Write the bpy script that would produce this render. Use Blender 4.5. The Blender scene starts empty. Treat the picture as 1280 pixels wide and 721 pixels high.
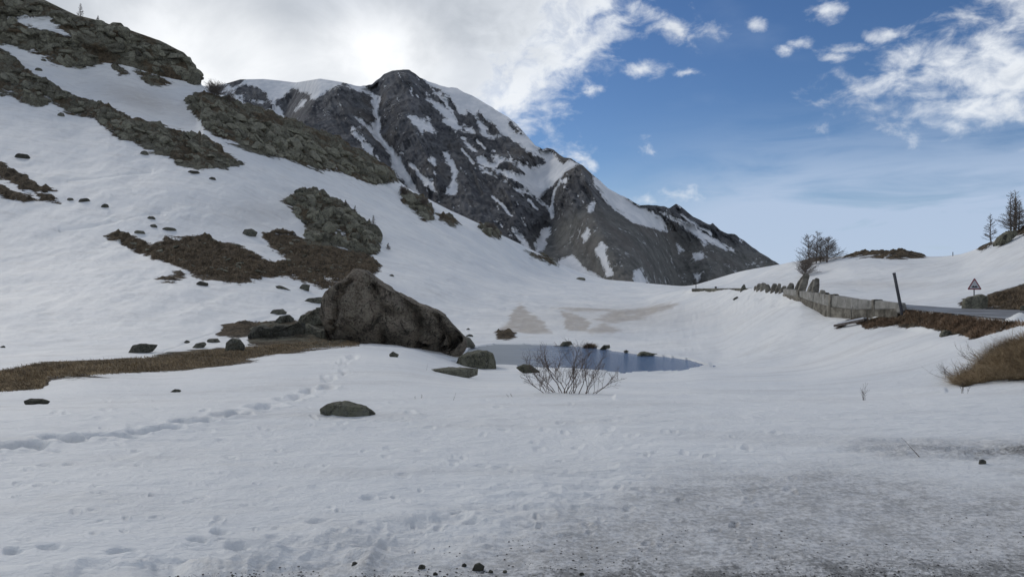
import bpy, bmesh, math, random
import numpy as np
from mathutils import Vector, Matrix, Euler

scene = bpy.context.scene
C = scene.collection
R = math.radians
F = 931.0            # focal length of the photograph in its own pixels
EYE = 1.6
HOR = 360.5          # row of the horizon in the photograph

# ------------------------------------------------------------------ camera
cam_d = bpy.data.cameras.new("camera")
cam_d.sensor_width = 36.0
cam_d.lens = 36.0 * F / 1280.0
cam_d.clip_start = 0.1
cam_d.clip_end = 20000
cam = bpy.data.objects.new("camera", cam_d)
C.objects.link(cam)
cam.location = (0, 0, EYE)
cam.rotation_euler = (R(90), 0, 0)
scene.camera = cam

# ------------------------------------------------------------------ exposure
scene.render.engine = 'CYCLES'
scene.view_settings.view_transform = 'Standard'
scene.view_settings.look = 'None'
scene.view_settings.exposure = 0.22
scene.view_settings.gamma = 1.0
scene.cycles.max_bounces = 5
scene.cycles.diffuse_bounces = 3

# ------------------------------------------------------------------ node helpers
class NT:
    def __init__(s, nt):
        s.nt = nt; s.N = nt.nodes; s.L = nt.links
    def put(s, sock, v):
        if isinstance(v, bpy.types.NodeSocket): s.L.new(v, sock)
        else:
            if hasattr(sock.default_value, '__len__') and not hasattr(v, '__len__'):
                v = [v] * len(sock.default_value)
            if hasattr(sock.default_value, '__len__') and len(v) == 3 and len(sock.default_value) == 4:
                v = (*v, 1)
            sock.default_value = v
    def node(s, t, **kw):
        n = s.N.new(t)
        for k, v in kw.items(): setattr(n, k, v)
        return n
    def math(s, op, a, b=0.0, c=None, clamp=False):
        n = s.node('ShaderNodeMath', operation=op, use_clamp=clamp)
        s.put(n.inputs[0], a); s.put(n.inputs[1], b)
        if c is not None: s.put(n.inputs[2], c)
        return n.outputs[0]
    def vmath(s, op, a, b=(0, 0, 0)):
        n = s.node('ShaderNodeVectorMath', operation=op)
        s.put(n.inputs[0], a); s.put(n.inputs[1], b)
        return n.outputs['Value'] if op in ('LENGTH', 'DOT_PRODUCT') else n.outputs[0]
    def mapr(s, v, a, b, c=0.0, d=1.0, smooth=True):
        n = s.node('ShaderNodeMapRange', interpolation_type='SMOOTHSTEP' if smooth else 'LINEAR')
        s.put(n.inputs[0], v)
        for i, x in enumerate((a, b, c, d)): s.put(n.inputs[i + 1], x)
        return n.outputs[0]
    def mix(s, f, a, b, blend='MIX'):
        n = s.node('ShaderNodeMix', data_type='RGBA', blend_type=blend)
        s.put(n.inputs[0], f); s.put(n.inputs[6], a); s.put(n.inputs[7], b)
        return n.outputs[2]
    def noise(s, vec, scale, detail=4, rough=0.55, dist=0.0, out=0):
        n = s.node('ShaderNodeTexNoise')
        if vec is not None: s.put(n.inputs['Vector'], vec)
        s.put(n.inputs['Scale'], scale); s.put(n.inputs['Detail'], detail)
        s.put(n.inputs['Roughness'], rough); s.put(n.inputs['Distortion'], dist)
        return n.outputs[out]
    def voro(s, vec, scale, feature='F1', out='Distance'):
        n = s.node('ShaderNodeTexVoronoi', feature=feature)
        if vec is not None: s.put(n.inputs['Vector'], vec)
        s.put(n.inputs['Scale'], scale)
        return n.outputs[out]
    def mapping(s, vec, scale=(1, 1, 1), loc=(0, 0, 0), rot=(0, 0, 0), vt='POINT'):
        n = s.node('ShaderNodeMapping', vector_type=vt)
        s.put(n.inputs['Vector'], vec)
        n.inputs['Scale'].default_value = scale
        n.inputs['Location'].default_value = loc
        n.inputs['Rotation'].default_value = rot
        return n.outputs[0]
    def attr(s, name, out='Fac'):
        n = s.node('ShaderNodeAttribute'); n.attribute_name = name
        return n.outputs[out]
    def bump(s, h, strength=0.5, dist=0.1, normal=None):
        n = s.node('ShaderNodeBump')
        s.put(n.inputs['Strength'], strength); s.put(n.inputs['Distance'], dist); s.put(n.inputs['Height'], h)
        if normal is not None: s.put(n.inputs['Normal'], normal)
        return n.outputs[0]

# ------------------------------------------------------------------ sky and clouds
SUN_AZ = R(-42)      # to the left of the view direction (+Y), behind the big cloud
SUN_EL = R(34)
world = bpy.data.worlds.new("World"); scene.world = world; world.use_nodes = True
w = NT(world.node_tree); w.N.clear()
SKY_STRENGTH = 0.071
tc = w.node('ShaderNodeTexCoord').outputs['Generated']
sky = w.node('ShaderNodeTexSky', sky_type='NISHITA')
sky.sun_disc = False; sky.sun_elevation = SUN_EL; sky.sun_rotation = SUN_AZ
sky.altitude = 2000; sky.air_density = 1.0; sky.dust_density = 0.6; sky.ozone_density = 1.6
sep = w.node('ShaderNodeSeparateXYZ'); w.put(sep.inputs[0], tc)
az = w.math('ARCTAN2', sep.outputs[0], sep.outputs[1])
el = w.math('ARCSINE', sep.outputs[2])
comb = w.node('ShaderNodeCombineXYZ'); w.put(comb.inputs[0], az); w.put(comb.inputs[1], el)
P = comb.outputs[0]
def azel(u, v):
    U = (u - 640) / F; V = (HOR - v) / F
    a = math.atan(U); return a, math.atan(V * math.cos(a))
# cloud bodies: direction in the sky, half sizes, tilt
blobs = [(300, -110, 500, 298, 0), (-500, -60, 600, 420, 0),
         (550, 95, 100, 55, 20), (700, 176, 30, 15, 35), (728, 196, 16, 8, 40),
         (832, 30, 42, 14, 20), (806, 16, 16, 12, 0), (812, 84, 20, 9, 0), (862, 91, 11, 4, 0), (742, 114, 11, 6, 0), (735, 90, 6, 4, 0),
         (950, 34, 10, 5, 0), (988, 60, 13, 6, 0), (1066, 60, 22, 5, 0), (1045, 73, 14, 5, 0),
         (1108, 41, 22, 6, 0), (1202, 22, 24, 12, 0), (1270, 20, 30, 22, 0),
         (1110, 103, 56, 17, -5), (1180, 88, 52, 26, 20), (1262, 92, 66, 44, 0), (1165, 140, 62, 14, 0), (1240, 128, 70, 24, 0), (1205, 108, 60, 20, 0),
         (1205, 158, 14, 6, 0), (810, 186, 8, 12, 0), (842, 246, 26, 7, 0), (805, 251, 14, 5, 0), (1030, 14, 18, 7, 0),
         (1380, -100, 110, 120, 0), (1560, 90, 160, 90, 0)]
warp = w.noise(P, 16, 5, 0.6, 0, 1)
wsc = w.vmath('SUBTRACT', warp, (0.5, 0.5, 0.5))
wsc = w.vmath('MULTIPLY', wsc, (0.05, 0.028, 0))
Pw = w.vmath('ADD', P, wsc)
dmin = None
for (u, v, a, b, r) in blobs:
    ca, ce = azel(u, v)
    m = w.mapping(Pw, scale=(a / F, b / F, 1), loc=(ca, ce, 0), rot=(0, 0, R(-r)), vt='TEXTURE')
    L = w.math('MULTIPLY', w.math('SUBTRACT', w.vmath('LENGTH', m), 1.0), max(min(a, b) / F, 0.02))
    if dmin is None: dmin = L
    else:
        n = w.node('ShaderNodeMath', operation='MINIMUM'); w.put(n.inputs[0], dmin); w.put(n.inputs[1], L)
        dmin = n.outputs[0]
# the same broken cloud goes on all round and overhead
cl3 = w.noise(tc, 2.1, 4, 0.5)
outf = w.math('MAXIMUM', w.mapr(w.math('ABSOLUTE', az), 0.66, 1.0), w.mapr(el, 0.42, 0.62))
gen = w.math('ADD', w.math('MULTIPLY', w.math('SUBTRACT', 0.50, cl3), 1.2), w.math('MULTIPLY', w.math('SUBTRACT', 1.0, outf), 1.0))
dmin = w.math('MINIMUM', dmin, gen)
nz = w.noise(w.mapping(P, scale=(1, 1.6, 1)), 24, 9, 0.6, 0.3)
dens = w.math('SUBTRACT', w.math('MULTIPLY', w.math('SUBTRACT', nz, 0.53), 0.12), dmin)
alpha = w.math('MULTIPLY', w.mapr(dens, -0.016, 0.036), w.mapr(w.noise(P, 30, 6, 0.6, 0.5), 0.34, 0.58, 0.72, 1.0))
alpha = w.math('MAXIMUM', alpha, w.mapr(dens, 0.02, 0.07))
# thin high veil low on the right and towards the horizon
stn = w.noise(w.mapping(P, scale=(1.0, 5.0, 1), rot=(0, 0, R(6))), 6, 6, 0.55, 0.5)
lowr = w.math('MULTIPLY', w.mapr(el, 0.25, 0.07), w.mapr(az, 0.05, 0.40))
veil = w.math('MULTIPLY', lowr, w.mapr(stn, 0.22, 0.62), clamp=True)
veil = w.math('ADD', veil, w.math('MULTIPLY', w.mapr(el, 0.17, 0.02), 0.75), clamp=True)
vn = w.noise(w.mapping(P, scale=(1, 2, 1)), 5, 5, 0.5)
veil = w.math('MAXIMUM', w.math('MULTIPLY', veil, 0.9), w.mapr(vn, 0.52, 0.9, 0, 0.22))
# cloud colour: grey bodies, bright thin edges and a bright part where the sun is behind
body = w.noise(w.mapping(P, scale=(1, 1.3, 1)), 5.5, 6, 0.55, 0.4)
thick = w.mapr(dens, 0.0, 0.16)
ccol = w.mix(thick, (0.74, 0.775, 0.82), (0.43, 0.465, 0.515))
ccol = w.mix(w.mapr(body, 0.42, 0.72), ccol, (0.60, 0.635, 0.69))
def glow(u, v, rad, amt):
    ca, ce = azel(u, v)
    m = w.mapping(Pw, scale=(rad * 1.4 / F, rad / F, 1), loc=(ca, ce, 0), vt='TEXTURE')
    return w.math('MULTIPLY', w.mapr(w.vmath('LENGTH', m), 1.0, 0.0), amt)
gl = w.math('ADD', glow(470, 80, 90, 1.0), w.math('ADD', glow(240, 80, 130, 0.8), w.math('ADD', glow(330, 70, 60, 0.3), glow(640, 130, 60, 0.25))), clamp=True)
gl = w.math('MULTIPLY', gl, w.mapr(body, 0.3, 0.6, 0.6, 1.0))
ccol = w.mix(gl, ccol, (0.97, 0.985, 1.0))
skyc = w.node('ShaderNodeBackground'); w.put(skyc.inputs[1], SKY_STRENGTH)
hs = w.node('ShaderNodeHueSaturation'); hs.inputs['Hue'].default_value = 0.507; hs.inputs['Saturation'].default_value = 1.22; hs.inputs['Value'].default_value = 1.0
w.put(hs.inputs['Color'], sky.outputs[0]); w.put(skyc.inputs[0], hs.outputs[0])
veilc = w.node('ShaderNodeBackground'); veilc.inputs[0].default_value = (0.40, 0.49, 0.64, 1); veilc.inputs[1].default_value = 1.0
clc = w.node('ShaderNodeBackground'); w.put(clc.inputs[0], ccol); clc.inputs[1].default_value = 1.0
mx1 = w.node('ShaderNodeMixShader'); w.put(mx1.inputs[0], veil); w.L.new(skyc.outputs[0], mx1.inputs[1]); w.L.new(veilc.outputs[0], mx1.inputs[2])
mx2 = w.node('ShaderNodeMixShader'); w.put(mx2.inputs[0], alpha); w.L.new(mx1.outputs[0], mx2.inputs[1]); w.L.new(clc.outputs[0], mx2.inputs[2])
wo = w.node('ShaderNodeOutputWorld'); w.L.new(mx2.outputs[0], wo.inputs[0])

# ------------------------------------------------------------------ sun (veiled by the cloud)
sd = bpy.data.lights.new("sun", 'SUN'); sd.energy = 0.85; sd.angle = R(14); sd.color = (1.0, 0.94, 0.86)
so = bpy.data.objects.new("sun", sd); C.objects.link(so)
sdir = Vector((math.sin(SUN_AZ) * math.cos(SUN_EL), math.cos(SUN_AZ) * math.cos(SUN_EL), math.sin(SUN_EL)))
so.rotation_euler = sdir.to_track_quat('Z', 'Y').to_euler()
so.location = (-40, 60, 120)

# ------------------------------------------------------------------ numeric helpers
def _hash(ix, iy, iz, seed):
    h = (ix.astype(np.int64) * 374761393 + iy.astype(np.int64) * 668265263 + iz.astype(np.int64) * 2147483647 + seed * 974634777) & 0xFFFFFFFF
    h = ((h ^ (h >> 13)) * 1274126177) & 0xFFFFFFFF
    h = ((h ^ (h >> 16)) * 2246822519) & 0xFFFFFFFF
    return ((h ^ (h >> 15)) & 0xFFFFFF) / float(0xFFFFFF)
def vnoise(x, y, z=None, seed=0):
    x = np.asarray(x, float); y = np.asarray(y, float)
    ix = np.floor(x); iy = np.floor(y); fx = x - ix; fy = y - iy
    fx = fx * fx * fx * (fx * (fx * 6 - 15) + 10); fy = fy * fy * fy * (fy * (fy * 6 - 15) + 10)
    if z is None:
        o = np.zeros_like(ix)
        a = _hash(ix, iy, o, seed); b = _hash(ix + 1, iy, o, seed); c = _hash(ix, iy + 1, o, seed); d = _hash(ix + 1, iy + 1, o, seed)
        return (a + (b - a) * fx) * (1 - fy) + (c + (d - c) * fx) * fy
    z = np.asarray(z, float); iz = np.floor(z); fz = z - iz; fz = fz * fz * (3 - 2 * fz)
    r = []
    for k in (0, 1):
        a = _hash(ix, iy, iz + k, seed); b = _hash(ix + 1, iy, iz + k, seed); c = _hash(ix, iy + 1, iz + k, seed); d = _hash(ix + 1, iy + 1, iz + k, seed)
        r.append((a + (b - a) * fx) * (1 - fy) + (c + (d - c) * fx) * fy)
    return r[0] + (r[1] - r[0]) * fz
def fbm(x, y, z=None, oct=4, seed=0, gain=0.5, lac=2.03):
    s = 0; a = 1.0; t = 0
    for k in range(oct):
        s = s + a * (vnoise(x, y, z, seed + k * 17) * 2 - 1); t += a
        a *= gain; x = x * lac + 3.7; y = y * lac + 1.9
        if z is not None: z = z * lac + 5.1
    return s / t
def ridged(x, y, oct=4, seed=0, gain=0.5):
    s = 0; a = 1.0; t = 0
    for k in range(oct):
        n = 1 - np.abs(vnoise(x, y, None, seed + k * 13) * 2 - 1)
        s = s + a * n * n; t += a; a *= gain; x = x * 2.1 + 7.7; y = y * 2.1 + 2.3
    return s / t
def sstep(x, a, b):
    t = np.clip((x - a) / (b - a), 0, 1); return t * t * (3 - 2 * t)
def poly_sdf(px, py, poly, pad=40.0):
    """signed distance in photograph pixels, positive inside"""
    P = np.array(poly, float); n = len(P)
    out = np.full(px.shape, -pad)
    x0, y0 = P.min(0) - pad; x1, y1 = P.max(0) + pad
    m = (px > x0) & (px < x1) & (py > y0) & (py < y1)
    if not m.any(): return out
    x = px[m]; y = py[m]
    d2 = np.full(x.shape, 1e9); ins = np.zeros(x.shape, bool)
    for i in range(n):
        ax, ay = P[i]; bx, by = P[(i + 1) % n]
        ex, ey = bx - ax, by - ay
        t = np.clip(((x - ax) * ex + (y - ay) * ey) / (ex * ex + ey * ey + 1e-9), 0, 1)
        d2 = np.minimum(d2, (x - ax - t * ex) ** 2 + (y - ay - t * ey) ** 2)
        c = ((ay > y) != (by > y))
        with np.errstate(divide='ignore', invalid='ignore'):
            xi = (bx - ax) * (y - ay) / ((by - ay) if by != ay else 1e-9) + ax
        ins ^= c & (x < xi)
    d = np.sqrt(d2)
    out[m] = np.maximum(np.where(ins, d, -d), -pad)
    return out
def poly_line(px, py, pts, width):
    """gaussian falloff from a polyline"""
    P = np.array(pts, float); d2 = np.full(px.shape, 1e9)
    for i in range(len(P) - 1):
        ax, ay = P[i]; ex, ey = P[i + 1] - P[i]
        t = np.clip(((px - ax) * ex + (py - ay) * ey) / (ex * ex + ey * ey + 1e-9), 0, 1)
        d2 = np.minimum(d2, (px - ax - t * ex) ** 2 + (py - ay - t * ey) ** 2)
    return np.exp(-d2 / (2 * width * width))
def pt(u, v, d):
    return Vector(((u - 640) / F * d, d, EYE + (HOR - v) / F * d))

def link(o, parent=None):
    C.objects.link(o)
    if parent is not None: o.parent = parent
    return o
def mesh_obj(name, verts, faces, mat, parent=None, smooth=False):
    me = bpy.data.meshes.new(name); me.from_pydata([tuple(v) for v in verts], [], faces)
    if mat: me.materials.append(mat)
    if smooth: me.polygons.foreach_set('use_smooth', [True] * len(me.polygons))
    me.update()
    return link(bpy.data.objects.new(name, me), parent)
def grid_obj(name, X, Y, Z, mat, attrs=None, smooth=True):
    nr, nc = X.shape
    me = bpy.data.meshes.new(name)
    co = np.stack([X, Y, Z], -1).reshape(-1, 3).astype(np.float32)
    idx = np.arange(nr * nc, dtype=np.int32).reshape(nr, nc)
    q = np.stack([idx[:-1, :-1], idx[:-1, 1:], idx[1:, 1:], idx[1:, :-1]], -1).reshape(-1, 4)
    me.vertices.add(len(co)); me.vertices.foreach_set('co', co.ravel())
    me.loops.add(q.size); me.loops.foreach_set('vertex_index', q.ravel())
    me.polygons.add(len(q)); me.polygons.foreach_set('loop_start', np.arange(0, q.size, 4, dtype=np.int32))
    me.polygons.foreach_set('use_smooth', np.full(len(q), smooth))
    me.update(calc_edges=True)
    for k, a in (attrs or {}).items():
        at = me.attributes.new(k, 'FLOAT', 'POINT'); at.data.foreach_set('value', a.ravel().astype(np.float32))
    me.materials.append(mat)
    o = bpy.data.objects.new(name, me); C.objects.link(o)
    return o
def tag(o, label=None, cat=None, group=None, kind=None):
    if label: o['label'] = label
    if cat: o['category'] = cat
    if group: o['group'] = group
    if kind: o['kind'] = kind
    return o
def empty(name, loc, label=None, cat=None, group=None):
    o = bpy.data.objects.new(name, None); C.objects.link(o); o.location = loc
    o.empty_display_size = 0.3
    return tag(o, label, cat, group)

# ------------------------------------------------------------------ materials
def new_mat(name, rough=0.9, spec=0.3):
    m = bpy.data.materials.new(name); m.use_nodes = True
    t = NT(m.node_tree); b = t.N['Principled BSDF']
    b.inputs['Roughness'].default_value = rough
    b.inputs['Specular IOR Level'].default_value = spec
    return m, t, b

def rock_colour(t, vec, s, a=(0.075, 0.07, 0.055), b=(0.20, 0.19, 0.15), lichen=(0.235, 0.225, 0.16), dark=(0.018, 0.017, 0.016)):
    n1 = t.noise(vec, 1.1 * s, 8, 0.7)
    c = t.mix(t.mapr(n1, 0.38, 0.62), a, b)
    n2 = t.noise(vec, 2.7 * s, 7, 0.7, 0.4)
    c = t.mix(t.math('MULTIPLY', t.mapr(n2, 0.48, 0.6), 0.75), c, lichen)
    wv_ = t.vmath('ADD', vec, t.vmath('MULTIPLY', t.noise(vec, 1.3 * s, 5, 0.6, 0, 1), (1.2 / s, 1.2 / s, 0.8 / s)))
    ck = t.voro(t.mapping(wv_, scale=(0.8, 0.8, 1.5), rot=(0, 0.35, 0)), 0.75 * s, 'DISTANCE_TO_EDGE')
    c = t.mix(t.mapr(ck, 0.045, 0.0, 0, 0.8), c, dark)
    hf = t.noise(vec, 11 * s, 6, 0.75)
    c = t.mix(t.mapr(hf, 0.4, 0.62, 0, 0.55), c, tuple(min(1, x * 1.25) for x in lichen))
    c = t.mix(t.mapr(hf, 0.46, 0.36, 0, 0.6), c, dark)
    n3 = t.noise(t.mapping(vec, scale=(1, 1, 0.35)), 1.9 * s, 7, 0.68, 0.8)
    c = t.mix(t.math('MULTIPLY', t.mapr(n3, 0.55, 0.64), 0.75), c, dark)
    return c

def make_terrain_mat():
    m, t, b = new_mat('snow_and_ground', 0.75, 0.25)
    pos = t.node('ShaderNodeNewGeometry').outputs['Position']
    ed = t.noise(t.mapping(pos, scale=(0.4, 0.8, 1.6)), 1.0, 8, 0.68); ed2 = t.noise(pos, 6.0, 6, 0.65)
    edge = t.math('ADD', t.math('ADD', t.math('MULTIPLY', t.math('SUBTRACT', ed, 0.5), 13.0), t.math('MULTIPLY', t.math('SUBTRACT', t.noise(pos, 0.3, 6, 0.65), 0.5), 8.0)), t.math('MULTIPLY', t.math('SUBTRACT', ed2, 0.5), 5.0))
    rock = t.attr('rock'); grass = t.attr('grass'); tan = t.attr('tan'); dirt = t.attr('dirt'); grav = t.attr('gravel')
    rm = t.mapr(t.math('ADD', rock, edge), -0.5, 0.5)
    gm = t.mapr(t.math('ADD', grass, edge), -0.5, 0.5)
    # snow
    s1 = t.noise(t.mapping(pos, scale=(1, 1, 1)), 0.09, 5, 0.55)
    s2 = t.noise(t.mapping(pos, scale=(0.5, 1.6, 1)), 0.45, 8, 0.68)
    snow = t.mix(t.mapr(s1, 0.35, 0.7), (0.74, 0.755, 0.755), (0.84, 0.84, 0.815))
    snow = t.mix(t.mapr(s2, 0.46, 0.72, 0, 0.45), snow, (0.54, 0.53, 0.51))
    tn = t.noise(pos, 0.7, 6, 0.6)
    tanc = t.mix(tn, (0.40, 0.355, 0.30), (0.54, 0.50, 0.45))
    snow = t.mix(t.math('MULTIPLY', tan, t.mapr(tn, 0.25, 0.55, 0.45, 1.0)), snow, tanc)
    dn = t.noise(t.mapping(pos, scale=(0.6, 1.5, 1)), 2.2, 8, 0.7)
    dn2 = t.math('ADD', t.math('MULTIPLY', t.noise(pos, 26, 7, 0.75), 0.68), t.math('MULTIPLY', t.noise(pos, 3.3, 6, 0.68), 0.32))
    dcol = t.mix(t.mapr(dn2, 0.40, 0.60), (0.33, 0.325, 0.315), (0.66, 0.66, 0.655))
    snow = t.mix(t.math('MULTIPLY', dirt, t.mapr(t.math('ADD', dn, t.math('MULTIPLY', dirt, 0.25)), 0.40, 0.74, 0.42, 0.95)), snow, dcol)
    gv = t.noise(pos, 55, 5, 0.75); gv2 = t.voro(pos, 38)
    gcol = t.mix(t.mapr(gv, 0.38, 0.62), (0.11, 0.108, 0.10), (0.42, 0.415, 0.40))
    gcol = t.mix(t.mapr(gv2, 0.16, 0.1), gcol, (0.03, 0.03, 0.028))
    gcol = t.mix(t.mapr(t.noise(pos, 7, 5, 0.6), 0.5, 0.68, 0, 0.6), gcol, (0.50, 0.50, 0.49))
    gmask = t.mapr(t.math('ADD', t.math('ADD', t.math('MULTIPLY', t.math('SUBTRACT', t.noise(pos, 3.1, 8, 0.72), 0.5), 1.5), t.math('MULTIPLY', t.math('SUBTRACT', t.noise(pos, 30, 5, 0.75), 0.5), 1.6)), grav), 0.45, 0.85)
    snow = t.mix(gmask, snow, gcol)
    # brown turf
    g1 = t.noise(pos, 1.1, 8, 0.65); g2 = t.noise(pos, 7.5, 7, 0.72)
    turf = t.mix(t.mapr(g1, 0.4, 0.6), (0.075, 0.057, 0.037), (0.20, 0.152, 0.098))
    turf = t.mix(t.mapr(t.noise(pos, 0.22, 7, 0.65), 0.52, 0.62, 0, 0.8), turf, (0.20, 0.15, 0.095))
    turf = t.mix(t.mapr(g2, 0.46, 0.62), turf, (0.022, 0.018, 0.012))
    turf = t.mix(t.mapr(t.noise(pos, 2.6, 6, 0.7), 0.54, 0.68, 0, 0.7), turf, (0.155, 0.125, 0.075))
    turf = t.mix(t.math('MULTIPLY', t.attr('straw'), 0.75), turf, t.mix(t.mapr(g2, 0.35, 0.65), (0.31, 0.24, 0.145), (0.11, 0.083, 0.05)))
    rk = rock_colour(t, pos, 0.7)
    brn = t.mapr(t.noise(pos, 0.16, 6, 0.65), 0.47, 0.56)
    rk = t.mix(t.math('MULTIPLY', brn, 0.9), rk, turf)
    col = t.mix(gm, snow, turf); col = t.mix(rm, col, rk)
    t.put(b.inputs['Base Color'], col)
    t.put(b.inputs['Roughness'], t.mapr(t.math('MAXIMUM', rm, gm), 0, 1, 0.6, 0.95))
    # relief: snow is finely grained, turf and rock coarse
    bn = t.math('ADD', t.math('MULTIPLY', t.noise(t.mapping(pos, scale=(0.7, 1.4, 1)), 2.6, 7, 0.62), 0.10), t.math('MULTIPLY', t.noise(pos, 19, 5, 0.65), 0.018))
    hard = t.math('MAXIMUM', rm, gm)
    bh = t.math('ADD', bn, t.math('MULTIPLY', hard, t.math('ADD', t.math('MULTIPLY', t.noise(pos, 1.4, 8, 0.7), 1.1), t.math('MULTIPLY', t.noise(pos, 9, 6, 0.7), 0.12))))
    bh = t.math('ADD', bh, t.math('MULTIPLY', gmask, t.math('MULTIPLY', gv, 0.03)))
    t.put(b.inputs['Normal'], t.bump(bh, 0.9, 1.0))
    return m
MAT_TERRAIN = make_terrain_mat()

def make_rock_mat(name, s=1.0, **kw):
    m, t, b = new_mat(name, 0.9, 0.2)
    pos = t.node('ShaderNodeTexCoord').outputs['Object']
    geo = t.node('ShaderNodeNewGeometry').outputs['Position']
    c = rock_colour(t, geo, s, **kw)
    rnd = t.node('ShaderNodeObjectInfo').outputs['Random']
    c = t.mix(t.mapr(rnd, 0.0, 0.45, 0.62, 0.0, False), c, (0.035, 0.032, 0.027))
    c = t.mix(t.mapr(rnd, 0.62, 1.0, 0.0, 0.3, False), c, (0.33, 0.315, 0.25))
    t.put(b.inputs['Base Color'], c)
    h = t.math('ADD', t.math('MULTIPLY', t.noise(geo, 1.6 * s, 9, 0.7), 0.5), t.math('MULTIPLY', t.noise(geo, 7 * s, 6, 0.7), 0.22))
    t.put(b.inputs['Normal'], t.bump(h, 0.9, 0.7 / s))
    return m
MAT_ROCK = make_rock_mat('lichen_rock', 0.9, b=(0.24, 0.232, 0.185), lichen=(0.28, 0.272, 0.195))
MAT_BOULDER = make_rock_mat('brown_boulder_rock', 0.8, a=(0.085, 0.067, 0.052), b=(0.235, 0.19, 0.15), lichen=(0.27, 0.24, 0.185), dark=(0.02, 0.018, 0.016))
MAT_MOSS = make_rock_mat('mossy_rock', 2.2, a=(0.075, 0.075, 0.06), b=(0.22, 0.215, 0.175), lichen=(0.18, 0.178, 0.12))
MAT_DARK = make_rock_mat('dark_rock', 1.6, a=(0.045, 0.045, 0.04), b=(0.13, 0.127, 0.11), lichen=(0.17, 0.168, 0.125))
MAT_CLIFF = make_rock_mat('cliff_rock', 0.35, a=(0.06, 0.057, 0.05), b=(0.125, 0.12, 0.10), lichen=(0.13, 0.135, 0.09))

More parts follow.
